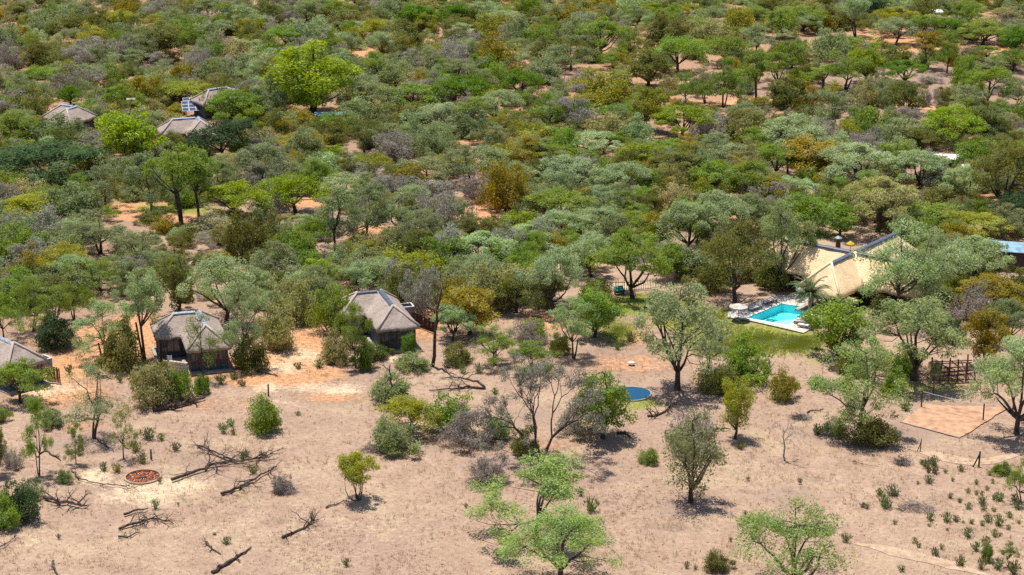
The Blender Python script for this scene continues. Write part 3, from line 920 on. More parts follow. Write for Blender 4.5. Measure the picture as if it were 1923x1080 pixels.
def build_pond():
    c = at(1186, 740)
    root = empty('garden_pond', c); tag(root, 'small round blue pond with pale rim partly hidden by a bright bush', 'pond')
    R = 2.15
    ring = MB(); n = 40; V = []; F = []
    for i in range(n):
        a = 2 * math.pi * i / n; ca, sa = math.cos(a), math.sin(a)
        w = 1 + 0.03 * math.sin(3 * a)
        V += [(R * w * ca, R * w * sa, -0.1), (R * w * ca, R * w * sa, 0.10), ((R * w - 0.13) * ca, (R * w - 0.13) * sa, 0.10), ((R * w - 0.13) * ca, (R * w - 0.13) * sa, -0.1)]
    for i in range(n):
        j = (i + 1) % n
        for k in range(3): F.append((4 * i + k, 4 * j + k, 4 * j + k + 1, 4 * i + k + 1))
    ring.add(V, F).build('rim', M['slab'], root)
    MB().add([(R * 0.97 * math.cos(2 * math.pi * i / n), R * 0.97 * math.sin(2 * math.pi * i / n), 0.06) for i in range(n)], [tuple(range(n))]).build('water', M['pondwater'], root)
build_pond()

M['umbrella'] = mat('white_canvas', (0.52, 0.46, 0.42), 0.9, 2.5, 0.15)
M['yellow'] = mat('yellow_canvas', (0.55, 0.42, 0.05), 0.9, 2.5, 0.08)
def parasol(px, r, h, m, label):
    root = empty('parasol', at(*px)); tag(root, label, 'parasol')
    MB().tube([(0, 0, 0), (0, 0, h - 0.1)], 0.035, 6).build('pole', M['timber'], root)
    MB().tube([(0, 0, 0), (0, 0, 0.1)], [0.32, 0.28], 8).build('base', M['slab'], root)
    n = 8
    V = [(0, 0, h)] + [(r * math.cos(2 * math.pi * i / n + .2), r * math.sin(2 * math.pi * i / n + .2), h - 0.42) for i in range(n)]
    V += [(v[0] * 1.0, v[1] * 1.0, h - 0.62) for v in V[1:]]
    F = [(0, 1 + i, 1 + (i + 1) % n) for i in range(n)] + [(1 + (i + 1) % n, 1 + i, 1 + n + i, 1 + n + (i + 1) % n) for i in range(n)]
    cn = MB().add(V, F).build('canopy', m, root)
    for i in range(n):
        MB().tube([(0, 0, h - 0.03), (V[1 + i][0] * 0.98, V[1 + i][1] * 0.98, h - 0.46)], 0.015, 4).build('rib', M['timber'], cn)
parasol((1386, 601), 1.15, 2.1, M['umbrella'], 'white parasol shading the left end of the pool deck')
parasol((1590, 592), 1.3, 2.3, M['umbrella'], 'white parasol in front of the lodge verandah')
parasol((1596, 478), 0.55, 1.9, M['yellow'], 'yellow parasol standing behind the lodge ridge')

M['cushion'] = mat('cream_cushion', (0.62, 0.57, 0.52), 0.9, 3.0, 0.08)
def lounger(px, rz, label):
    root = empty('sun_lounger', at(*px), rz); tag(root, label, 'sun lounger', 'sun loungers on the pool deck')
    root.location.z = 0.08
    f = MB()
    for sy in (-1, 1): f.box((0, sy * 0.3, 0.28), (1.9, 0.06, 0.07))
    f.build('frame', M['timber'], root)
    for sx in (-1, 1):
        for sy in (-1, 1): MB().box((sx * 0.85, sy * 0.3, 0.12), (0.06, 0.06, 0.24)).build('leg', M['timber'], root)
    MB().box((-0.28, 0, 0.36), (1.3, 0.62, 0.09)).build('seat', M['cushion'], root)
    b = MB().box((0, 0, 0), (0.62, 0.62, 0.09)).build('backrest', M['cushion'], root)
    b.location = (0.62, 0, 0.53); b.rotation_euler = (0, -0.6, 0)
lounger((1506, 610), math.radians(-28), 'cream sun lounger on the deck below the palm tree')
lounger((1513, 617), math.radians(-28), 'cream sun lounger at the front right corner of the deck')
lounger((1418, 583), math.radians(40), 'cream sun lounger beside the left parasol')
lounger((1446, 570), math.radians(40), 'cream sun lounger behind the pool under the dark tree')

# palm
def palm():
    root = empty('palm_tree', at(1519, 603)); tag(root, 'date palm with arching fronds at the right end of the pool', 'palm tree')
    P = [(0, 0, -0.1), (0.03, 0, 0.8), (0, 0.02, 1.6), (0.05, 0, 3.3)]
    MB().tube(P, [0.27, 0.2, 0.19, 0.24], 9).build('trunk', M['greybark'], root)
    rng = np.random.default_rng(5)
    for k in range(44):
        a = k * 2.39996; el = math.radians(rng.uniform(-12, 80) if k > 8 else rng.uniform(40, 85)); L = rng.uniform(2.5, 3.3)
        V, F = [], []
        n = 12; pts = []
        for i in range(n):
            t = i / (n - 1)
            e = el - t * t * 1.25
            if i == 0: p = Vector((0, 0, 3.3))
            else: p = pts[-1] + Vector((math.cos(a) * math.cos(e), math.sin(a) * math.cos(e), math.sin(e))) * (L / (n - 1))
            pts.append(p)
        side = Vector((-math.sin(a), math.cos(a), 0))
        for i in range(1, n):
            t = i / (n - 1); w = 0.50 * math.sin(math.pi * min(1, 0.15 + t * 0.9)) + 0.05
            dirn = (pts[i] - pts[i - 1]).normalized()
            for sg in (-1, 1):
                for q in (0, 1):
                    b = pts[i - 1].lerp(pts[i], 0.25 + 0.5 * q)
                    tip = b + side * sg * w + dirn * 0.28 + Vector((0, 0, -0.06 - 0.1 * t))
                    k0 = len(V); V += [tuple(b - dirn * 0.055), tuple(b + dirn * 0.055), tuple(tip)]; F.append((k0, k0 + 1, k0 + 2))
        me = np_mesh('frond', V, F, False, {'tint': ('FLOAT', np.full(len(V), rng.uniform(0.2, 0.8)))})
        o = obj('frond', me, root, M['leaf']); o.color = (0.115, 0.165, 0.055, 1)
        MB().tube(pts, np.linspace(0.03, 0.008, n), 3).build('midrib', M['block'], o)
palm()

# brick fire pit
M['brick'] = [mat('brick_%d' % i, c, 0.9, 5.0, 0.2) for i, c in enumerate(((0.42, 0.13, 0.06), (0.36, 0.10, 0.05), (0.48, 0.20, 0.11), (0.55, 0.36, 0.28)))]
def fire_pit():
    c = at(268, 894)
    root = empty('fire_pit', c); tag(root, 'round sunken fire pit lined with red brick on the bare sand', 'fire pit')
    R = 1.62
    n = 36; V = []; F = []
    for i in range(n):
        a = 2 * math.pi * i / n; ca, sa = math.cos(a), math.sin(a)
        V += [((R + .16) * ca, (R + .16) * sa, -0.05), ((R + .10) * ca, (R + .10) * sa, 0.015), (R * ca, R * sa, 0.015), (R * ca, R * sa, -0.4)]
    for i in range(n):
        j = (i + 1) % n
        for k in range(3): F.append((4 * i + k, 4 * j + k, 4 * j + k + 1, 4 * i + k + 1))
    MB().add(V, F).build('rim', M['path'], root)
    MB().add([(R * math.cos(2 * math.pi * i / n), R * math.sin(2 * math.pi * i / n), -0.38) for i in range(n)], [tuple(range(n))]).build('floor', M['slab'], root)
    rng = random.Random(4)
    mesh = []
    for m in M['brick']:
        me = MB().box((0, 0, 0), (0.24, 0.12, 0.09)).mesh('brick'); me.materials.append(m); mesh.append(me)
    k = 0
    for ring in range(1, 10):
        rr = ring * 0.165
        nb = max(4, int(2 * math.pi * rr / 0.27))
        for i in range(nb):
            if rr < 0.45 or rng.random() < 0.06: continue
            a = 2 * math.pi * (i + 0.5 * (ring % 2)) / nb
            o = obj('brick', mesh[rng.choices((0, 1, 2, 3), (5, 4, 4, 1.2))[0]], root)
            o.location = (rr * math.cos(a), rr * math.sin(a), -0.30 + rng.uniform(0, 0.16))
            o.rotation_euler = (rng.uniform(-.5, .5), rng.uniform(-.5, .5), rng.uniform(0, 6.28))
    b = MB()
    for i in range(7):
        a = i * 0.9; b.tube([(0.5 * math.cos(a), 0.5 * math.sin(a), -0.25), (0.1 * math.cos(a + 2), 0.1 * math.sin(a + 2), -0.1)], 0.045, 5)
    b.build('charred_log', M['darktimber'], root)
fire_pit()

# volleyball court
M['court'] = mat('court_sand', (0.47, 0.275, 0.175), 0.95, 1.2, 0.14, 0.4, 0.1)
def court():
    q = [at(1690, 793), at(1803, 823), at(1893, 766), at(1735, 760)]
    L_, F_, R_, T_ = [Vector(p) for p in q]
    # subdivided sheet with slightly ragged rim
    rng = np.random.default_rng(9); n = 44
    V, F = [], []
    for j in range(n + 1):
        for i in range(n + 1):
            p = L_.lerp(F_, i / n).lerp(T_.lerp(R_, i / n), j / n)
            if i in (0, n) or j in (0, n): p = p + Vector((0.06 * math.sin(0.5 * i + 0.4 * j) + rng.normal(0, 0.035), 0.08 * math.sin(0.4 * j + 0.3 * i + 1) + rng.normal(0, 0.035), 0))
            V.append((p.x, p.y, 0.045 + (0.0 if i in (0, n) or j in (0, n) else rng.uniform(0, 0.05))))
    for j in range(n):
        for i in range(n): F.append((j * (n + 1) + i, j * (n + 1) + i + 1, (j + 1) * (n + 1) + i + 1, (j + 1) * (n + 1) + i))
    o = MB().add(V, F).build('volleyball_court', M['court'], None, True)
    tag(o, 'orange sand volleyball court between two posts', kind='structure')
    a, b = Vector(at(1730, 765)), Vector(at(1846, 790))
    root = empty('volleyball_net', (0, 0, 0)); tag(root, 'two dark posts with a thin net rope across the sand court', 'volleyball net')
    tops = []
    for p in (a, b):
        MB().tube([(p.x, p.y, -0.1), (p.x, p.y, 1.85)], 0.075, 6).build('post', M['darktimber'], root)
        tops.append(Vector((p.x, p.y, 1.78)))
    mid = (tops[0] + tops[1]) / 2 + Vector((0, 0, -0.12))
    MB().tube([tops[0], tops[0].lerp(mid, .5) + Vector((0, 0, -.03)), mid, tops[1].lerp(mid, .5) + Vector((0, 0, -.03)), tops[1]], 0.015, 4).build('rope', M['whitecap'], root)
    lo = [t - Vector((0, 0, 1.0)) for t in tops]
    MB().tube([lo[0], (lo[0] + lo[1]) / 2 + Vector((0, 0, -.1)), lo[1]], 0.012, 4).build('rope', M['darktimber'], root)
    # low timber edging along two sides
    for (p, q_) in ((L_, T_), (L_, F_)):
        d = q_ - p
        e = MB().box((0, 0, 0), (d.length, 0.07, 0.06), 0).build('court_edging', M['slab'])
        e.location = (p + q_) / 2 + Vector((0, 0, 0.05)); e.rotation_euler = (0, 0, math.atan2(d.y, d.x))
        tag(e, 'low timber edging along the ' + ('left' if q_ is T_ else 'front') + ' side of the sand court', 'edging')
court()

# curved pole fence
M['pole'] = mat('pale_poles', (0.33, 0.255, 0.215), 0.9, 3.0, 0.2)
def arc_fence():
    px = [(1070, 533), (1100, 541), (1135, 546), (1169, 546.5), (1207, 545), (1245, 539), (1262, 532), (1271, 525), (1268, 514)]
    P = np.array([at(*p)[:2] for p in px])
    d = np.r_[0, np.cumsum(np.linalg.norm(np.diff(P, axis=0), axis=1))]
    t = np.arange(0, d[-1], 0.24)
    Q = np.stack([np.interp(t, d, P[:, 0]), np.interp(t, d, P[:, 1])], 1)
    for _ in range(20): Q[1:-1] = (Q[:-2] + Q[2:] + 2 * Q[1:-1]) / 4
    root = empty('pole_fence', (Q[0][0], Q[0][1], 0)); tag(root, 'curved fence of pale upright poles round the shaded sandy yard', 'fence')
    o0 = Vector((Q[0][0], Q[0][1], 0))
    ms = []
    rng = random.Random(2)
    for k in range(3):
        me = MB().tube([(0, 0, 0), (0.02 * (k - 1), 0, 1.3 + 0.06 * k)], 0.045, 6).mesh('pole'); me.materials.append(M['pole']); ms.append(me)
    for i, (x, y) in enumerate(Q):
        o = obj('pole', ms[i % 3], root); o.location = Vector((x, y, 0)) - o0; o.rotation_euler = (rng.uniform(-.04, .04), rng.uniform(-.04, .04), rng.uniform(0, 6))
    for z in (0.12, 1.12):
        MB().tube([Vector((x, y, z)) - o0 + Vector((0, -0.07, 0)) for x, y in Q[::3]], 0.05, 5).build('rail', M['pole'], root)
arc_fence()

def pole_screen(px0, px1, h, label, m='timber', sp=0.17):
    a, b = Vector(at(*px0)), Vector(at(*px1))
    root = empty('pole_screen', a); tag(root, label, 'fence')
    d = b - a; n = int(d.length / sp); rng = random.Random(int(px0[0]))
    me = MB().tube([(0, 0, 0), (0, 0, h)], 0.075, 6).mesh('pole'); me.materials.append(M[m])
    for i in range(n + 1):
        o = obj('pole', me, root); o.location = d * (i / n); o.scale.z = rng.uniform(0.92, 1.06); o.rotation_euler = (rng.uniform(-.03, .03), rng.uniform(-.03, .03), 0)
    for z in (0.4, h * 0.8): MB().tube([Vector((0, 0.1, z)), d + Vector((0, 0.1, z))], 0.04, 5).build('rail', M['darktimber'], root)
pole_screen((90, 717), (113, 719), 1.7, 'brown timber pole screen beside the leftmost cottage')
pole_screen((774, 610), (818, 626), 1.6, 'dark timber pole screen right of the cottage by the dead trunk', 'darktimber')
pole_screen((302, 686), (313, 689), 1.9, 'short dark pole screen at the left corner of the cream block wall', 'darktimber')

def shower_box(px, w, h, rz, label, dark=False):
    root = empty('outdoor_shower', at(*px), rz); tag(root, label, 'shower enclosure', 'outdoor showers behind the cottages')
    m = M['canvas'] if dark else M['plaster']
    for k in range(4):
        a = k * math.pi / 2
        MB().box((math.cos(a) * (w / 2 - 0.06), math.sin(a) * (w / 2 - 0.06), h / 2), (0.12, w if k % 2 == 0 else w - 0.25, h), a).build('wall', m, root)
        MB().box((math.cos(a) * (w / 2 - 0.06), math.sin(a) * (w / 2 - 0.06), h + 0.035), (0.16, w + 0.04 if k % 2 == 0 else w - 0.3, 0.07), a).build('coping', M['darktimber'] if dark else M['whitecap'], root)
shower_box((764, 604), 1.5, 2.0, math.radians(17), 'grey plaster shower enclosure with white rim right of the cottage by the dead trunk')
shower_box((80, 697), 1.6, 1.5, math.radians(45), 'grey plaster shower enclosure with white rim beside the leftmost cottage')
shower_box((430, 641), 1.3, 1.4, math.radians(16), 'dark shower enclosure behind the right corner of the block-walled cottage', True)

def block_wall():
    a, b = Vector(at(306, 703)), Vector(at(353, 709))
    d = b - a
    root = empty('block_wall', a, math.atan2(d.y, d.x)); tag(root, 'low cream stone block wall in front of a thatched cottage', 'wall')
    n, rows = 7, 5
    w = d.length / n; h = 0.34
    rng = random.Random(3)
    ms = [MB().box((0, 0, 0), (w - 0.03, 0.3 + 0.03 * k, h - 0.03)).mesh('block') for k in range(3)]
    for me in ms: me.materials.append(M['block'])
    for r in range(rows):
        for i in range(n):
            if r == rows - 1 and i < 2: continue
            o = obj('block', rng.choice(ms), root); o.location = ((i + 0.5 + 0.25 * (r % 2)) * w, rng.uniform(-.02, .02), h * (r + 0.5))
    MB().box((d.length / 2 + w * 0.1, 0.02, h * rows / 2 - 0.02), (d.length - 0.1, 0.2, h * rows - 0.1)).build('mortar_core', M['slab'], root)
block_wall()
wc = empty('garden_chair', at(318, 690)); wc.location.z = 0.16; tag(wc, 'white chair on the verandah behind the cream block wall', 'chair')
MB().box((0, 0, 0.45), (0.6, 0.6, 0.07)).build('seat', M['whitecap'], wc)
MB().box((0, 0.3, 0.8), (0.6, 0.06, 0.65)).build('backrest', M['whitecap'], wc)
for sx in (-1, 1):
    for sy in (-1, 1): MB().box((sx * .26, sy * .26, .21), (.05, .05, .42)).build('leg', M['whitecap'], wc)

# solar array
M['solar'] = mat('solar_cells', (0.03, 0.055, 0.12), 0.2, 6.0, 0.2, 0, 0.6)
M['alu'] = mat('aluminium_frame', (0.62, 0.64, 0.68), 0.45, 3.0, 0.05, 0, 0.5)
def solar():
    c = Vector(at(368, 219))
    root = empty('solar_array', c, math.radians(12)); tag(root, 'tilted solar panels on a metal stand between the far thatched cottages', 'solar panels')
    cell = MB().box((0, 0, 0), (1.05, 0.86, 0.03)).mesh('panel'); cell.materials.append(M['solar'])
    tilt = math.radians(24)
    for r in range(4):
        for k in range(4):
            fr = MB()
            for sx in (-1, 1): fr.box((sx * 0.545, 0, 0), (0.045, 0.95, 0.05))
            for sy in (-1, 1): fr.box((0, sy * 0.44, 0), (1.02, 0.045, 0.05))
            y, z = (r - 1.5) * 0.97, 0.0
            p = Vector((((k - 1.5) * 1.17 + (0.3 if r == 3 else 0)), y * math.cos(tilt), 2.2 + y * math.sin(tilt)))
            f = fr.build('panel_frame', M['alu'], root); f.location = p; f.rotation_euler = (tilt, 0, 0)
            o = obj('panel', cell, f); o.location = (0, 0, 0.005)
    for sx in (-1.6, 1.6):
        for y in (-1.4, 1.4):
            z = 2.15 + y * math.sin(tilt) / math.cos(tilt) * math.cos(tilt)
            MB().tube([(sx, y * math.cos(tilt), 0), (sx, y * math.cos(tilt), z - 0.05)], 0.05, 6).build('leg', M['alu'], root)
solar()

# other roofs showing between the trees
M['whiteroof'] = mat('white_roof_sheet', (0.80, 0.80, 0.80), 0.5, 2.0, 0.05, 0, 0.3)
M['blueroof'] = mat('pale_blue_roof_sheet', (0.22, 0.36, 0.46), 0.5, 1.2, 0.2, 0, 0.4)
M['teal'] = mat('teal_sheet', (0.05, 0.24, 0.25), 0.7, 2.0, 0.15)
def hut(name, px, w, d, h, rz, roof, wall, label, pitch=0.5, cat='building'):
    root = empty(name, at(*px), rz); tag(root, label, cat)
    MB().box((0, 0, h / 2), (w - 0.4, d - 0.4, h)).build('wall', M[wall], root)
    V = [(-w/2,-d/2,h), (w/2,-d/2,h), (w/2,0,h+pitch), (-w/2,0,h+pitch), (w/2,d/2,h), (-w/2,d/2,h)]
    V += [(x, y, z - 0.08) for x, y, z in V]
    F = [(0,1,2,3), (3,2,4,5), (6,9,8,7), (9,11,10,8), (0,6,7,1), (5,4,10,11), (1,7,8,2), (2,8,10,4), (0,3,9,6), (3,5,11,9)]
    MB().add(V, F).build('roof', M[roof], root)
    MB().box((w * 0.15, -d / 2 + 0.19, h * 0.45), (0.9, 0.05, h * 0.88)).build('door', M['darktimber'], root)
    MB().box((-w * 0.25, -d / 2 + 0.19, h * 0.6), (0.9, 0.05, h * 0.35)).build('window', M['pane'], root)
hut('tent_house', (1776, 322), 4.0, 3.2, 2.3, math.radians(-6), 'whiteroof', 'teal', 'white roofed hut with teal wall among the trees on the right', 0.45)
hut('tent_house', (1818, 340), 2.6, 2.6, 2.2, 0.1, 'whiteroof', 'teal', 'small pale roofed hut behind a trunk right of the white roofed hut', 0.4)
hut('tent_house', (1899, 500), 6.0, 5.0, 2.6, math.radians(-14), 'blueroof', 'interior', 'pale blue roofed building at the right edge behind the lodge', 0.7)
hut('tent_house', (1752, 40), 3.4, 3.0, 2.2, 0.15, 'whiteroof', 'plaster', 'small white roofed hut near the top right of the picture', 0.4)
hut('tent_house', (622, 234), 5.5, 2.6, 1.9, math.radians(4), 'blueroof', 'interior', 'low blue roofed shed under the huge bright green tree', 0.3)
hut('tent_house', (247, 207), 1.5, 1.5, 2.0, 0.2, 'slab', 'darktimber', 'tiny dark timber hut with pale flat roof in the upper left bush', 0.12)
hut('tent_house', (214, 345), 2.4, 1.4, 1.1, 0.0, 'teal', 'slab', 'low teal roofed shelter half hidden left of the tall trees', 0.2)

# small garden things
cv = empty('covered_cart', at(1163, 553), 0.3); tag(cv, 'small teal covered cart in front of the curved pole fence', 'cart')
MB().box((0, 0, 0.45), (1.0, 0.7, 0.35)).build('body', M['darktimber'], cv)
MB().add([(-.55,-.42,.62),(.55,-.42,.62),(.55,.42,.98),(-.55,.42,.98),(-.55,-.42,.54),(.55,-.42,.54),(.55,.42,.54),(-.55,.42,.54)], [(0,1,2,3),(4,7,6,5),(0,4,5,1),(1,5,6,2),(2,6,7,3),(3,7,4,0)]).build('cover', M['teal_bright'] if 'teal_bright' in M else mat('teal_canvas', (0.02, 0.27, 0.26), 0.7, 2.0, 0.15), cv)
for sx in (-1, 1):
    w = MB().tube([(sx * .53, 0, .26), (sx * .6, 0, .26)], 0.26, 12).build('wheel', M['darktimber'], cv)
st = MB()
V, F = [], []
for j in range(5):
    for i in range(8):
        a = 2 * math.pi * i / 8; r = [0.30, 0.36, 0.30, 0.18, 0.03][j]; V.append((r * math.cos(a) * 1.2, r * math.sin(a), [0, 0.1, 0.24, 0.33, 0.36][j]))
for j in range(4):
    for i in range(8): F.append((j * 8 + i, j * 8 + (i + 1) % 8, (j + 1) * 8 + (i + 1) % 8, (j + 1) * 8 + i))
so = st.add(V, F).build('stone', M['whitecap'], None, True); so.location = at(1186, 684)
tag(so, 'small white stone alone on the bare patch above the pond', 'stone')

def post(px, h, r, lean, label, strut=None):
    p = at(*px); root = empty('fence_post', p); tag(root, label, 'fence post')
    MB().tube([(0, 0, -0.1), (lean * h, 0, h)], [r * 1.05, r * 0.95], 7).build('post', M['darktimber'], root)
    if strut:
        MB().tube([(strut, 0, -0.05), (lean * h, 0.02, h * 0.85)], r * 0.8, 6).build('brace', M['darktimber'], root)
post((504, 745), 1.4, 0.085, 0.02, 'single dark fence post standing near the orange ground')
post((1838, 876), 1.55, 0.09, 0.02, 'braced dark fence post with diagonal strut beside the footpath', -0.55)
post((1728, 847), 1.2, 0.05, 0.04, 'thin pair of leaning fence poles below the sand court', -0.28)
post((284, 862), 1.0, 0.09, 0.0, 'short dark stump post beside the fire pit')

def timber_frame():
    root = empty('timber_climbing_frame', at(1790, 710), math.radians(8)); tag(root, 'brown timber pole frame with crossing beams under the dark grey tree', 'timber frame')
    rng = random.Random(8)
    for i in range(5):
        for j in range(2):
            x, y = (i - 2) * 1.0, (j - 0.5) * 2.4
            MB().tube([(x, y, -0.1), (x + rng.uniform(-.1, .1), y, rng.uniform(1.5, 2.3))], 0.085, 6).build('post', M['timber'], root)
    for j in range(2):
        for z in (0.35, 0.8, 1.25, 1.7):
            y = (j - 0.5) * 2.4 - 0.1
            MB().tube([(-2.3, y, z + rng.uniform(-.15, .15)), (2.4, y, z + rng.uniform(-.2, .2))], 0.06, 5).build('beam', M['darktimber'], root)
    for i in range(6):
        x = (i - 2.5) * 0.8
        MB().tube([(x, -1.4, rng.uniform(.3, 1.6)), (x + rng.uniform(-.3, .3), 1.4, rng.uniform(.4, 1.8))], 0.06, 5).build('beam', M['darktimber'], root)
timber_frame()

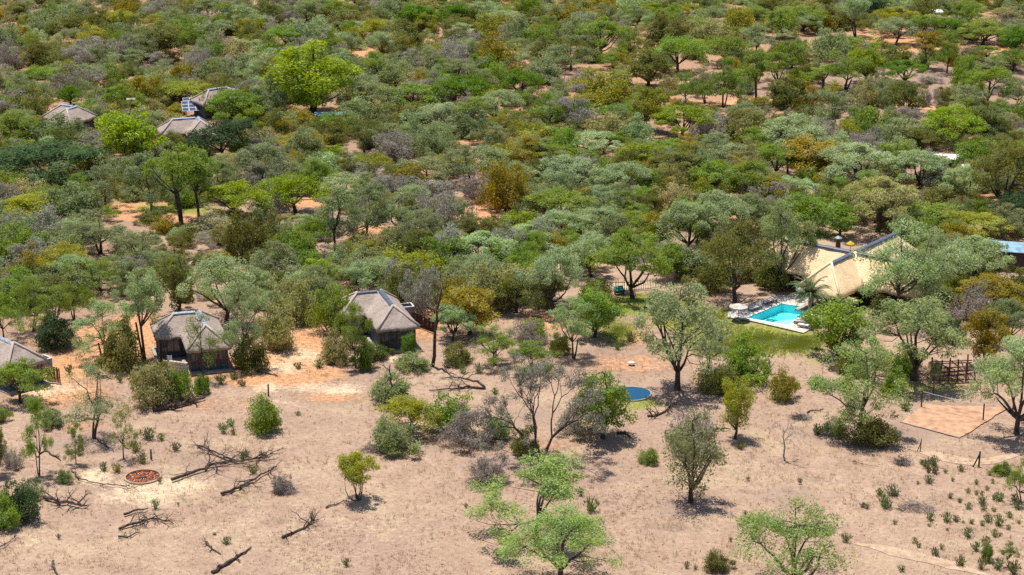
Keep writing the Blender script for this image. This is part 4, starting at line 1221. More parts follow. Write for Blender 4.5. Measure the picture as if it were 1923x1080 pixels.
# ------------------------------------------------------------------ trees and bushes surveyed one by one
# x of the crown, row of the foot, crown width, row of the crown top, habit, colour  (photo pixels)
PLANTS = """
20 880 50 838 b p|100 802 44 768 s g|62 936 44 902 b g|120 905 30 880 s g|1690 700 70 660 s n|640 250 56 210 s n|596 246 44 214 s o|345 318 74 284 s o|296 312 60 268 s g|440 240 84 164 l n|215 282 44 236 s o|372 300 46 280 s c
31 36 46 2 r o|78 14 36 -14 r o|45 45 21 26 s v|70 48 40 26 s y|17 78 52 42 b p|57 72 52 44 s g|92 76 30 44 s o|138 66 46 28 r o|195 52 54 14 s o|125 32 62 4 s g
170 97 46 48 r y|210 86 54 47 s o|300 113 80 44 r o|240 62 42 24 s o|68 136 46 83 r o|18 132 42 80 b p|122 157 62 116 u g|245 134 64 92 f g|292 141 52 97 f p|362 116 52 86 u c
407 118 46 83 u e|462 112 66 70 f m|440 162 64 104 s g|30 172 64 131 s g|52 176 40 146 s n|162 163 32 146 s o|132 198 46 159 r e|165 217 42 185 s n|35 212 56 169 b p|70 200 34 179 s c
222 199 54 160 r n|270 192 62 150 s o|338 194 92 150 u y|388 184 54 150 s o|327 216 34 195 s y|412 218 62 164 s o|455 236 54 178 s n|249 306 100 205 r v|88 276 84 216 s g|52 268 60 222 s n|118 286 56 240 s o|612 254 50 220 s n|32 273 80 209 l n
35 287 40 258 f m|86 288 54 254 f m|150 290 68 254 s g|176 272 40 240 s o|424 302 108 226 u d|466 287 66 243 s c|204 238 34 204 b p|300 172 92 138 s g|358 152 62 122 s n|392 36 44 -6 t g
416 37 38 2 u v|455 57 58 10 f m|438 64 36 26 s o|356 52 44 26 s g|330 42 62 2 s o|280 37 54 4 s g|385 84 72 40 s g|470 84 42 44 s o|100 105 60 70 s g|230 110 60 78 s g
500 44 62 4 s o|500 62 48 29 f m|533 92 72 46 u n|549 34 42 -4 f p|580 54 48 4 t g|632 46 70 -2 l n|618 56 42 32 s o|700 27 72 -4 b p|785 60 60 9 r e|802 30 54 -14 r e
854 48 56 6 r e|897 44 48 2 f m|936 52 68 16 l m|668 67 44 38 f m|730 62 52 37 s g|748 56 42 30 b p|534 114 64 85 u d|586 214 166 84 r v|524 194 58 138 s n|611 87 48 52 f p
595 94 44 62 s o|715 111 44 60 u m|766 102 62 49 s o|764 124 54 74 s o|822 104 54 66 s c|870 78 58 40 f m|896 88 38 56 s o|850 137 74 78 b p|940 142 72 70 s k|815 142 54 99 s g
712 132 48 110 s o|640 132 64 94 s g|690 157 48 121 s g|782 166 48 130 s k|812 174 44 140 s o|852 157 58 117 u o|832 172 38 135 s n|870 197 106 139 u e|698 210 84 153 l g|772 203 98 156 u n
756 243 88 190 s o|702 228 58 190 s n|830 247 78 189 l m|890 257 58 204 s g|932 235 88 167 l m|560 243 68 197 s k|502 228 64 148 s g|620 264 74 224 s o|730 272 84 231 f g|505 278 54 242 s c
560 284 74 249 u y|797 264 54 239 s g|655 250 50 215 s n|970 58 64 24 f m|1066 60 58 9 s k|1010 54 64 14 s o|1095 32 44 -4 s y|1132 38 54 4 s k|1192 54 60 8 f g|1225 32 48 3 u v
1229 66 52 24 u m|1129 105 74 33 l n|1180 115 58 52 f n|1072 133 80 64 f g|1262 88 78 22 s o|1332 84 64 34 s c|1272 136 88 67 u n|1363 120 84 66 u n|1422 108 58 46 f m|1384 64 60 16 s y
1416 44 54 10 l n|1390 74 50 51 u n|1310 20 84 -10 l n|1217 163 76 91 r o|1152 128 58 98 u n|1016 157 64 107 s g|980 187 70 130 u e|1136 194 100 127 s y|1114 203 88 170 u y|1213 244 54 161 r y
1288 197 48 137 f n|1325 194 48 124 f g|1357 202 64 111 f n|1420 194 54 95 t n|1280 258 96 194 l v|1036 226 50 187 s g|1088 228 60 189 r e|1166 233 74 195 u e|1150 264 84 210 s c|1000 228 72 200 s n
985 254 64 222 s g|1012 278 88 237 s y|1056 254 74 228 s o|1108 290 104 247 l m|1250 294 64 258 u n|1346 294 56 247 l m|1402 274 72 213 s o|1392 219 62 190 s g|1312 266 48 234 b p|1300 110 40 84 s o
1476 24 54 2 s y|1467 71 54 13 r n|1506 58 88 11 l n|1576 54 62 9 s o|1607 69 44 -4 t m|1646 42 54 -6 r d|1702 30 74 -8 l n|1680 64 72 14 l y|1682 84 62 32 u m|1732 80 54 26 l n
1776 68 54 31 l e|1812 40 64 2 l n|1890 48 46 11 r c|1845 83 88 39 l n|1906 99 54 54 r e|1740 129 44 60 t k|1778 137 52 64 f n|1682 121 74 82 s o|1556 108 72 55 s g|1602 92 62 66 s n
1487 128 48 80 r n|1460 164 60 100 l n|1587 167 78 96 f n|1625 154 52 89 r v|1695 158 66 114 l e|1545 164 64 119 f n|1500 164 38 131 s v|1475 221 64 147 r o|1560 248 84 164 f g|1515 214 48 159 s k
1625 198 44 153 s c|1665 203 34 161 s g|1702 214 60 152 r o|1676 232 34 200 s g|1855 197 72 122 l n|1811 164 48 106 s n|1815 210 58 159 f g|1906 204 50 144 f g|1786 270 98 201 l v|1850 264 58 201 r o
1626 264 74 197 s n|1690 268 94 223 s g|1485 290 104 218 l m|1530 264 48 208 s g|1748 154 34 138 b p|1740 198 36 166 b p|1852 108 48 84 l n|1902 134 54 93 l n|1878 127 84 106 u g|1902 238 44 214 b p
1440 254 60 228 s g|1570 196 40 172 s o|1400 156 40 126 s n|1330 240 50 205 s g|1100 160 60 130 b p|1180 190 40 160 s o|1040 118 50 84 s g|1240 124 40 100 s g
95 342 196 265 u d|80 362 78 311 s g|138 354 54 316 s k|35 382 74 338 s c|70 412 94 359 u y|140 412 84 346 s g|200 394 76 309 f g|286 397 84 288 f g|341 421 110 272 t n|374 409 62 288 t n
448 408 128 343 u v|492 354 98 266 l g|432 347 44 322 s k|52 442 76 400 s g|190 475 104 393 f g|130 438 56 400 s g|108 464 64 428 s g|52 499 86 428 s n|282 419 44 397 s o|252 512 106 428 f g
405 446 112 391 b c|302 523 66 468 f g|120 526 114 461 u y|190 546 86 488 f n|50 562 76 498 f n|226 546 56 478 f g|335 586 68 478 r o|272 677 94 510 t m|425 605 140 473 l m|455 484 56 398 s o
625 292 38 271 r v|610 334 64 289 s m|655 328 56 292 s m|700 333 74 287 u y|840 328 78 289 u k|800 348 114 295 u g|800 374 116 324 b p|885 344 84 268 f g|936 354 94 274 f g|555 399 100 329 u v
640 368 94 326 u m|630 471 96 353 f g|688 451 96 343 f g|718 363 34 338 s o|762 447 116 362 f g|832 434 90 360 b p|866 443 50 378 f g|902 377 64 322 b p|945 393 66 306 s k|590 482 54 411 u n
556 493 76 428 s n|500 474 66 394 s o|565 428 54 402 f m|795 468 88 398 l g|680 494 66 451 s y|755 514 92 464 s y|785 504 58 436 r o|825 514 74 448 s n|900 499 106 433 l m|597 534 64 485 r v
545 528 96 488 b g|690 528 114 473 b g|676 548 64 488 f m|500 524 66 468 s g|556 604 92 522 s c|790 594 76 502 b p|882 626 96 534 r k|845 594 64 524 s k|916 579 100 488 s c|745 470 60 420 s g
1030 314 96 266 l n|1086 318 76 278 l n|1060 348 100 293 l m|990 349 40 312 s k|975 374 56 328 s k|1005 379 36 350 s k|1030 354 56 324 s n|1210 324 70 270 r v|1160 374 114 304 l m|1206 358 70 314 r n
1276 339 94 283 l o|1302 324 56 271 r o|1270 369 56 331 s c|1346 379 96 303 l n|1406 384 88 303 l n|1390 309 84 268 l m|1048 414 116 354 u n|1130 394 66 348 l m|1176 384 46 344 b p|972 434 76 397 s v
1050 454 86 391 l m|1130 444 104 388 l m|1186 454 94 398 l n|1240 464 56 394 r k|1000 474 86 423 l m|980 514 66 453 s n|1040 586 102 462 l m|1110 519 76 438 l m|1188 560 128 428 l n|1255 524 64 458 r n
1290 474 96 380 l m|1348 460 96 362 l m|1396 444 86 364 l g|1424 434 66 384 l m|1380 567 140 416 l o|1460 334 62 268 l n|1522 334 92 256 r k|1602 354 134 272 l m|1682 334 76 268 r n|1722 354 96 278 l m
1816 382 76 305 l m|1826 330 64 260 r n|1886 400 118 270 l o|1486 379 94 331 l m|1560 389 56 352 r c|1648 434 130 338 l c|1514 434 80 365 r n|1576 444 70 376 r n|1750 429 98 378 r n|1746 389 76 348 s o
1840 449 118 398 l y|1906 424 66 362 r d|1466 546 100 372 l g|1448 541 60 474 s o|1690 598 150 414 f m|1736 590 104 428 f m|1826 544 124 443 l m|1860 588 134 513 l k|1330 545 70 478 s o
62 622 76 518 f n|105 642 88 536 f n|108 650 80 588 s d|140 600 66 498 f n|8 642 76 543 f n|197 676 100 562 f m|228 692 86 606 s o|456 690 86 536 f m|472 692 62 628 s o|382 711 78 588 f n
290 759 88 680 s c|335 752 54 692 s n|379 739 34 704 s e|176 824 116 676 f m|38 757 100 676 u n|74 893 62 738 f n|232 862 54 756 f n|143 872 38 794 f n|4 792 36 758 s n|-4 892 36 798 r o
42 972 84 898 s d|8 988 64 928 s n|495 807 74 736 s n|525 654 76 568 s c|502 604 66 542 f m|626 622 76 538 s n|668 690 64 572 f n|681 693 42 636 s e|635 678 70 618 s c|706 670 62 638 s o
768 667 30 627 r e|776 692 64 660 s g|680 598 84 528 f g|850 638 80 572 l m|736 758 88 703 s g|766 810 106 740 u y|745 848 84 780 s g|850 810 84 735 s n|884 834 96 748 b p|932 824 54 768 s g
928 686 86 612 f n|986 660 66 600 b p|1002 644 56 596 s n|1076 672 78 556 f m|1116 634 90 543 r n|1050 664 46 624 s o|1272 730 172 541 l m|1332 694 70 606 f m|1404 717 92 632 s n|1346 732 84 680 s o
1380 823 62 710 r y|1132 824 112 698 r n|1086 814 76 738 b p|1297 941 118 768 r g|1300 850 90 768 b p|1216 869 42 836 s n|1572 672 114 562 r n|1716 713 182 545 l g|1613 812 176 630 f i|1850 684 80 578 r k
1892 644 96 558 l g|1908 814 168 622 l m|1475 750 54 690 s y|1640 832 92 774 s o|1570 818 44 780 s g|1680 738 56 690 s n|1752 738 30 676 t g|672 938 70 846 q y|1006 1012 220 848 f i|1052 1092 200 943 l i
1478 1112 214 943 l i|1348 1068 50 1028 s o|1012 864 196 652 w p|1000 700 90 640 f n|1855 1052 24 1014 s n|1894 1062 30 1012 f n|1918 944 60 858 f n|1880 888 44 868 s n|530 922 40 882 b p|915 906 72 856 b p
1040 900 40 850 s g|985 852 50 800 s o|1790 640 50 600 s d|1600 700 60 660 s o|1660 590 60 550 s o|1120 560 60 520 s o|1200 420 50 380 s o|860 680 60 640 s o
"""
FORM = {'u': 'flat-topped acacia', 'f': 'feathery open acacia', 'r': 'dense round-crowned tree', 's': 'bushy shrub', 'b': 'twiggy half-bare shrub',
        'l': 'broad billowing tree', 't': 'tall slim-stemmed tree', 'w': 'half-bare spreading tree', 'q': 'round multi-stemmed tree'}
NAME = {'u': 'acacia_tree', 'f': 'acacia_tree', 'r': 'round_tree', 's': 'bush', 'b': 'twiggy_bush', 'l': 'spreading_tree', 't': 'slender_tree', 'w': 'half_bare_tree', 'q': 'round_tree'}
CAT = {'u': 'tree', 'f': 'tree', 'r': 'tree', 'l': 'tree', 't': 'tree', 'w': 'tree', 'q': 'tree', 's': 'bush', 'b': 'bush'}
LANDMARKS = [(370, 208, 'the solar panels'), (740, 620, 'the dead-trunk cottage'), (370, 640, 'the block-walled cottage'), (20, 670, 'the leftmost cottage'), (130, 215, 'the far upper-left cottage'),
 (586, 150, 'the huge bright green tree'), (249, 255, 'the vivid green tree at upper left'), (1465, 592, 'the pool'), (1590, 500, 'the golden lodge'), (1205, 535, 'the curved pole fence'), (1195, 740, 'the blue pond'),
 (1790, 790, 'the sand court'), (268, 894, 'the brick fire pit'), (1776, 297, 'the white roofed hut'), (690, 102, 'the bright orange clearing'), (1752, 20, 'the small white top roof'), (1270, 640, 'the pale tree above the pond'),
 (882, 580, 'the mustard tree'), (95, 300, 'the wide blackish tree'), (854, 28, 'the deep green top-edge tree'), (672, 890, 'the lone tree on the plain'), (1010, 740, 'the half-bare forked tree'), (260, 395, 'the orange yard at left'),
 (1213, 205, 'the yellow-green tree by the track'), (1648, 385, 'the cream-olive tree'), (1587, 130, 'the flat tree at upper right'), (448, 375, 'the vivid flat tree at left'), (910, 400, 'the rust-red bare patch'), (1297, 860, 'the dark tree on the plain'), (1890, 960, 'the right edge of the plain')]
ORD = ['', 'second', 'third', 'fourth', 'fifth', 'sixth', 'seventh', 'eighth', 'ninth', 'tenth', 'eleventh', 'twelfth', 'thirteenth', 'fourteenth', 'fifteenth', 'sixteenth', 'seventeenth', 'eighteenth', 'nineteenth', 'twentieth']

recs = []
for tok in PLANTS.replace('\n', '|').split('|'):
    tok = tok.strip()
    if tok:
        x, yb, w, yt, k, c = tok.split()
        recs.append(dict(x=float(x), yb=float(yb), w=float(w), yt=float(yt), k=k, c=c))

def measure(r):
    s = ppm(r['yb'])
    X, Y, _ = at(r['x'], r['yb'])
    far = 1.10 + (0.22 if r['w'] < 110 else 0.0) * min(1, max(0, (640 - r['yb']) / 250))
    R = max(0.5, r['w'] * far / 2 / s)
    H = max(0.8, ((r['yb'] - r['yt']) / s - 0.10 * R) / 0.945)
    r.update(X=X, Y=Y, R=R, H=H)
for r in recs: measure(r)

# smaller bushes fill the gaps of the woodland (none in the open plain, yards, paths)
CLEAR = [(690,104,40,16),(400,38,26,6),(260,397,70,18),(905,405,46,22),(1665,72,44,16),(1720,92,70,12),(1760,160,50,24),(1700,205,220,9),(1380,190,120,8),(1220,570,110,30),(1430,590,130,50),
 (1560,490,160,70),(560,690,120,60),(700,610,80,60),(370,640,80,70),(40,690,110,50),(1200,690,120,60),(128,225,64,44),(356,222,56,44),(1776,297,40,14),(590,380,70,12),(1080,190,70,12),(1140,545,130,36),(940,185,50,14),(980,640,120,50),
 (800,345,50,14),(1830,385,60,14),(1270,545,60,30),(330,415,70,20),(240,440,60,14),(700,425,50,10),(1290,150,50,16),(1890,190,60,12),(1500,135,40,10),(1800,710,120,40),(180,620,120,20),(1600,580,110,44),(1440,560,60,20),(1895,500,46,34),(1776,318,34,26),(586,222,80,30),(250,315,50,22)]
def is_open(x, y):
    if y > 600 - 20 * (x < 500) + 40 * (x > 1500): return True
    for (cx, cy, rx, ry) in CLEAR:
        if ((x - cx) / rx) ** 2 + ((y - cy) / ry) ** 2 < 1: return True
    return False
frng = random.Random(21)
taken = [(r['X'], r['Y'], r['R']) for r in recs]
fills = []
tries = 0
while len(fills) < 1800 and tries < 50000:
    tries += 1
    y = -30 + 640 * frng.random() ** 1.25
    x = frng.uniform(-40, 1963)
    if is_open(x, y): continue
    sparse = 0.62 if ((x - 1540) / 500) ** 2 + ((y - 165) / 100) ** 2 < 1 else 0.75 if (150 < x < 500 and y > 385) or (540 < x < 980 and 380 < y < 480) else 1.0
    if frng.random() > sparse: continue
    X, Y, _ = at(x, y)
    R = frng.uniform(1.3, 2.6) if frng.random() < 0.7 else frng.uniform(2.6, 3.4)
    if sparse < 1: R *= 0.75
    elif y < 260: R *= 1.2
    if any((X - a) ** 2 + (Y - b) ** 2 < (0.33 * (R + c)) ** 2 + 0.4 for a, b, c in taken): continue
    taken.append((X, Y, R))
    right = x > 960
    k = frng.choices('sbfu', (6, 1.5, 2.4, 1.2))[0]
    c = frng.choices('gmnoykpc', (5.5, 1.6, 3.2 if right else 1.4, 3.2, 0.8, 0.7, 1.6 if not right else 0.8, 1.0))[0]
    if k == 'b': c = frng.choice('ppg')
    H = R * frng.uniform(1.05, 1.55) * (1.25 if k == 'f' else 0.9 if k == 'u' else 1)
    s = ppm(y)
    fills.append(dict(x=x, yb=y, w=2 * R * s, yt=y - H * 0.95 * s - 0.2 * R * s, k=k, c=c, X=X, Y=Y, R=R, H=H))
fills.sort(key=lambda r: r['w'] * (r['yb'] - r['yt']), reverse=True)
n_bush = sum(CAT[r['k']] == 'bush' for r in recs); n_tree = len(recs) - n_bush
keep, rest = [], []
for r in fills:
    c = CAT[r['k']]
    if c == 'bush' and n_bush < 285: n_bush += 1; keep.append(r)
    elif c == 'tree' and n_tree < 285: n_tree += 1; keep.append(r)
    else: rest.append(r)
ALL = recs + keep

# labels: look + where it stands
def label_all(rs):
    groups = {}
    for r in rs:
        mid = (r['yb'] * 0.7 + r['yt'] * 0.3)
        best = min(LANDMARKS, key=lambda l: math.hypot(l[0] - r['x'], 1.5 * (l[1] - mid)) if math.hypot(l[0] - r['x'], l[1] - mid) > 12 else 1e6)
        dx, dy = r['x'] - best[0], (mid - best[1]) * 1.6
        rel = ('right of' if dx > 0 else 'left of') if abs(dx) > abs(dy) else ('in front of' if dy > 0 else 'behind')
        r['dist'] = math.hypot(dx, dy)
        groups.setdefault((r['c'], r['k'], rel, best[2]), []).append(r)
    for (c, k, rel, lm), g in groups.items():
        g.sort(key=lambda r: r['dist'])
        for i, r in enumerate(g):
            if len(g) == 1: o = ''
            else: o = 'nearest ' if i == 0 else ORD[min(i, 19)] + ' nearest '
            r['label'] = f"{COLS[c][1]} {FORM[k]}, {o}{rel} {lm}" if o == '' else f"{COLS[c][1]} {FORM[k]}, {o}{rel} {lm}"
SPECIAL = {(586, 214): 'huge bright green billowing tree beside the low blue roofed shed', (249, 306): 'vivid green round tree between the two far thatched cottages', (1272, 730): 'pale mint tree with tall dark forked trunk above the blue pond',
 (672, 938): 'lone yellowish round multi-stemmed tree standing on the bare plain', (1012, 864): 'half-bare tree with dark forked limbs and grey twigs in the foreground', (1297, 941): 'grey-green open tree casting a dark shadow on the right plain',
 (882, 626): 'mustard yellow round tree right of the black dead trunk', (95, 342): 'wide blackish green flat tree near the left edge', (1213, 244): 'narrow yellow-green tree beside the orange track', (1006, 1012): 'pale layered feathery acacia in the lower middle foreground',
 (1052, 1092): 'light green billowing tree cut by the bottom edge, lower middle', (1478, 1112): 'light green billowing tree cut by the bottom edge, lower right', (1132, 824): 'fresh green bushy tree hiding half of the blue pond',
 (1648, 434): 'cream-olive lumpy tree behind the golden lodge', (1380, 567): 'large dark olive tree shading the back of the pool deck', (448, 408): 'vivid green wide flat acacia left of centre', (405, 446): 'cream grey twiggy thicket left of centre'}
label_all(ALL)
for r in recs:
    k = (int(r['x']), int(r['yb']))
    if k in SPECIAL: r['label'] = SPECIAL[k]

# prototypes: several per habit; the largest plants get a mesh of their own
NPROTO = {'u': 5, 'f': 7, 'r': 5, 's': 7, 'l': 6, 't': 3, 'b': 5}
PROTO = {k: [plant_meshes(k, 100 * ord(k) + i, 1.0) for i in range(n)] for k, n in NPROTO.items()}
crng = random.Random(5)
HERO = {(1006, 1012): ('f', 1.5, 0.95), (1052, 1092): ('l', 1.6, 0.7), (1478, 1112): ('l', 1.6, 0.62), (1272, 730): ('l', 1.15, 0.75), (1613, 812): ('f', 1.4, 1.1), (1908, 814): ('l', 1.25, 0.85), (1716, 713): ('l', 1.25, 0.8),
 (586, 214): ('r', 1.4, 1.0), (1380, 567): ('l', 1.25, 0.8), (1012, 864): ('w', 1.3, 1.0), (176, 824): ('f', 1.25, 0.4), (672, 938): ('q', 1.2, 1.0), (1297, 941): ('r', 1.3, 0.42), (272, 677): ('t', 1.2, 1.1), (456, 690): ('f', 1.2, 1.1),
 (382, 711): ('f', 1.5, 0.32), (197, 676): ('f', 1.2, 1.15), (74, 893): ('f', 1.15, 0.9), (232, 862): ('f', 1.15, 0.45), (1380, 823): ('r', 1.5, 0.9), (1132, 824): ('r', 1.15, 0.9), (1690, 598): ('f', 1.3, 0.95), (1736, 590): ('f', 1.2, 0.9),
 (425, 605): ('l', 1.2, 0.75), (1466, 546): ('l', 1.2, 0.85), (1076, 672): ('f', 1.2, 1.1), (341, 421): ('t', 1.15, 0.9), (1040, 586): ('l', 1.15, 0.8), (1188, 560): ('l', 1.15, 0.8), (668, 690): ('f', 1.2, 1.0), (928, 686): ('f', 1.2, 0.9), (680, 598): ('f', 1.3, 0.35)}

def plant(r):
    k = r['k']
    key = (int(r['x']), int(r['yb']))
    P = KINDS[k]
    if key in HERO:
        kk, det, sp = HERO[key]
        tm, cm = plant_meshes(kk, int(r['x'] * 7 + r['yb']), det, sp)
    else:
        tm, cm = PROTO[k][crng.randrange(len(PROTO[k]))]
    root = empty(NAME[k], (r['X'], r['Y'], -0.05), crng.uniform(0, 6.283))
    sx = r['R'] / (P['R'] * 1.0); sz = r['H'] / (P['H'] * 1.0)
    root.scale = (sx, sx * crng.uniform(0.9, 1.1), sz * crng.uniform(0.97, 1.05))
    tag(root, r['label'], CAT[k], 'savanna trees' if CAT[k] == 'tree' else 'savanna bushes')
    t = obj('trunk' if CAT[k] == 'tree' else 'stems', tm, root)
    o = obj('crown', cm, root)
    base = COLS[r['c']][0]
    j = [crng.uniform(0.88, 1.13) for _ in range(3)]; v = crng.uniform(0.86, 1.14)
    o.color = (*[min(1, base[i] * v * (0.5 + 0.5 * j[i])) for i in range(3)], 1)
for r in ALL: plant(r)

# the remaining small bushes read as one mass of undergrowth
def undergrowth(rs):
    pool = bpy.data.collections.new('undergrowth_plants')
    index = {}
    k = 0
    for kind in 'sbfu':
        for i in range(3):
            me = PROTO[kind][i][1].copy(); me.materials.clear(); me.materials.append(M['leaf_inst'])
            o = bpy.data.objects.new('plant_%02d' % k, me); pool.objects.link(o)
            index.setdefault(kind, []).append(k); k += 1
    n = len(rs)
    me = bpy.data.meshes.new('undergrowth')
    me.vertices.add(n)
    me.vertices.foreach_set('co', np.array([(r['X'], r['Y'], -0.05) for r in rs], np.float32).ravel())
    def attr(nm, typ, key, val):
        a = me.attributes.new(nm, typ, 'POINT'); a.data.foreach_set(key, val.ravel())
    attr('pick', 'INT', 'value', np.array([crng.choice(index[r['k']]) for r in rs], np.int32))
    attr('turn', 'FLOAT_VECTOR', 'vector', np.array([(0, 0, crng.uniform(0, 6.28)) for r in rs], np.float32))
    attr('size', 'FLOAT_VECTOR', 'vector', np.array([(r['R'] / KINDS[r['k']]['R'],) * 2 + (r['H'] / KINDS[r['k']]['H'],) for r in rs], np.float32))
    attr('col', 'FLOAT_COLOR', 'color', np.array([[c * v for c in COLS[r['c']][0]] + [1] for r in rs for v in (crng.uniform(0.85, 1.15),)], np.float32))
    me.update()
    o = obj('undergrowth', me); me.materials.append(M['leaf_inst'])
    g = bpy.data.node_groups.new('undergrowth', 'GeometryNodeTree')
    g.interface.new_socket('Geometry', in_out='INPUT', socket_type='NodeSocketGeometry')
    g.interface.new_socket('Geometry', in_out='OUTPUT', socket_type='NodeSocketGeometry')
    N, L = g.nodes, g.links
    gi, go = N.new('NodeGroupInput'), N.new('NodeGroupOutput')
    ci = N.new('GeometryNodeCollectionInfo'); ci.inputs['Collection'].default_value = pool
    ci.inputs['Separate Children'].default_value = True; ci.inputs['Reset Children'].default_value = True
    ip = N.new('GeometryNodeInstanceOnPoints'); ip.inputs['Pick Instance'].default_value = True
    def na(nm, typ):
        a = N.new('GeometryNodeInputNamedAttribute'); a.data_type = typ; a.inputs['Name'].default_value = nm; return a.outputs[0]
    er = N.new('FunctionNodeEulerToRotation')
    L.new(na('turn', 'FLOAT_VECTOR'), er.inputs[0])
    L.new(gi.outputs[0], ip.inputs['Points']); L.new(ci.outputs[0], ip.inputs['Instance'])
    L.new(na('pick', 'INT'), ip.inputs['Instance Index']); L.new(er.outputs[0], ip.inputs['Rotation']); L.new(na('size', 'FLOAT_VECTOR'), ip.inputs['Scale'])
    L.new(ip.outputs[0], go.inputs[0])
    md = o.modifiers.new('plants', 'NODES'); md.node_group = g
    tag(o, 'mixed low bushes filling the gaps of the woodland', kind='stuff')
undergrowth(rest)
print('TRIS', sum(len(m.polygons) * 2 for m in bpy.data.meshes), 'PLANTS', len(recs), 'kept', len(keep), 'mass', len(rest), 'tree', n_tree, 'bush', n_bush)

# ------------------------------------------------------------------ dead wood
def crooked(p0, p1, rng, n=6, amp=0.10):
    t = np.linspace(0, 1, n)[:, None]
    P = np.array(p0) + (np.array(p1) - np.array(p0)) * t
    L = np.linalg.norm(np.array(p1) - np.array(p0))
    P[1:-1] += rng.normal(0, amp * L / 3, (n - 2, 3)) * np.array([1, 1, 0.6])
    return P

def fallen(name, px, r0, label, seed, subs=5, spread=0.9, up=0.6, cat='fallen branch', m='deadwood', twig=True):
    """a fallen trunk or bough lying along the surveyed line, with its side branches as parts"""
    rng = np.random.default_rng(seed)
    W = np.array([at(*p) for p in px]); o0 = W[0].copy()
    W = W - o0
    W[:, 2] = np.maximum(r0 * 0.8, rng.uniform(0.2, 0.8, len(W)) * r0 + 0.05)
    d = np.r_[0, np.cumsum(np.linalg.norm(np.diff(W, axis=0), axis=1))]
    n = max(6, int(d[-1] / 0.45))
    t = np.linspace(0, d[-1], n)
    P = np.stack([np.interp(t, d, W[:, i]) for i in range(3)], 1)
    P[1:-1] += rng.normal(0, 0.07, (n - 2, 3)) * np.array([1, 1.6, 0.7])
    P[:, 2] = np.maximum(P[:, 2], r0 * 0.7)
    root = empty(name, tuple(o0)); tag(root, label, cat)
    MB().tube(P, np.linspace(r0, r0 * 0.35, n), 7).build('trunk', M[m], root, True)
    L = d[-1]
    for k in range(subs):
        i = int(rng.uniform(0.15, 0.95) * (n - 1))
        a = rng.uniform(0, 6.28); ln = min(3.0, L * rng.uniform(0.14, 0.34)) * spread
        e = P[i] + np.array([math.cos(a) * ln, math.sin(a) * ln * 1.2, rng.uniform(0.05, up) * min(ln, 1.6)])
        e[2] = max(e[2], 0.06)
        parts = MB(); tips = []
        def put(pp, rr, nn):
            pp[:, 2] = np.maximum(pp[:, 2], rr * 0.8 + 0.01); parts.tube(pp, rr, nn)
        branch_tubes(rng, P[i], (e - P[i]) + 1e-3, ln * 0.55, max(0.045, r0 * 0.5), 3, put, tips, 0.6, 0.02, 2, 0.62, 0.74, 0.03)
        parts.build('branch', M[m], root)
    return root

fallen('fallen_log', [(287, 771), (322, 768), (352, 760), (386, 751)], 0.30, 'thick fallen log with broken branches below the cream-olive bush', 1, 6, 0.7)
fallen('fallen_tree', [(322, 903), (360, 890), (400, 874), (450, 867), (508, 860)], 0.16, 'large fallen dead tree with many branches right of the fire pit', 2, 14, 1.0, 0.8)
fallen('fallen_branch', [(370, 838), (395, 846), (420, 860), (445, 866)], 0.11, 'crooked dead bough lying behind the large fallen dead tree', 3, 4, 0.7)
fallen('fallen_branch', [(416, 930), (450, 918), (480, 900), (520, 878)], 0.16, 'dark fallen bough reaching up to a grey twiggy bush', 4, 6, 0.7)
fallen('fallen_branch', [(134, 884), (152, 902), (185, 908), (230, 913), (262, 925)], 0.07, 'long thin dead branch left of the fire pit', 5, 6, 0.5)
fallen('fallen_tree', [(84, 936), (110, 945), (135, 948), (164, 952)], 0.18, 'tangled grey dead tree lying at the left beside dark bushes', 6, 10, 1.1, 0.8)
fallen('fallen_log', [(233, 968), (255, 961), (279, 957)], 0.13, 'short dark log above the branch heap on the plain', 7, 1, 0.4)
fallen('fallen_tree', [(224, 995), (255, 985), (290, 975), (326, 986)], 0.13, 'heap of dark fallen branches on the lower left plain', 8, 12, 1.0, 0.9)
fallen('fallen_branch', [(222, 1010), (240, 1010), (262, 1003)], 0.10, 'small dark branch in front of the branch heap', 9, 3, 0.6)
fallen('fallen_tree', [(530, 1012), (548, 1003), (570, 992), (598, 977)], 0.13, 'upturned root and branch heap in the middle of the lower plain', 10, 12, 1.0, 1.0)
fallen('fallen_branch', [(388, 1020), (398, 1033), (415, 1043)], 0.13, 'short forked dead branch near the bottom edge', 11, 3, 0.7)
fallen('fallen_log', [(398, 1078), (425, 1062), (450, 1045), (472, 1030)], 0.19, 'crooked dark log at the bottom edge', 12, 3, 0.5)
fallen('fallen_log', [(612, 955), (632, 948), (652, 942)], 0.08, 'thin dark stick left of the lone tree on the plain', 13, 1, 0.4)
fallen('fallen_branch', [(-4, 1034), (18, 1020), (32, 1006)], 0.06, 'thin bare branch at the lower left edge', 14, 5, 0.9, 1.2)
fallen('fallen_branch', [(184, 828), (200, 840), (214, 850)], 0.08, 'thin fallen branch below the forked mint tree', 15, 2, 0.5)
fallen('fallen_log', [(84, 848), (100, 857), (114, 866)], 0.12, 'grey fallen log beside the tall thin tree at left', 16, 2, 0.5)
fallen('fallen_branch', [(100, 1056), (106, 1074), (110, 1092)], 0.12, 'dark stub of a dead branch at the bottom left edge', 17, 1, 0.4)
fallen('fallen_branch', [(1516, 776), (1530, 774), (1546, 769)], 0.09, 'short dark fallen branch on the plain left of the court tree', 18, 3, 0.8)
fallen('fallen_log', [(1326, 813), (1345, 808), (1372, 808)], 0.14, 'dark fallen log behind the narrow yellow-green tree', 19, 3, 0.6)
fallen('fallen_tree', [(1216, 783), (1235, 781), (1255, 770), (1268, 757)], 0.14, 'dark dead branches lying in front of the blue pond', 20, 9, 1.1, 0.9)
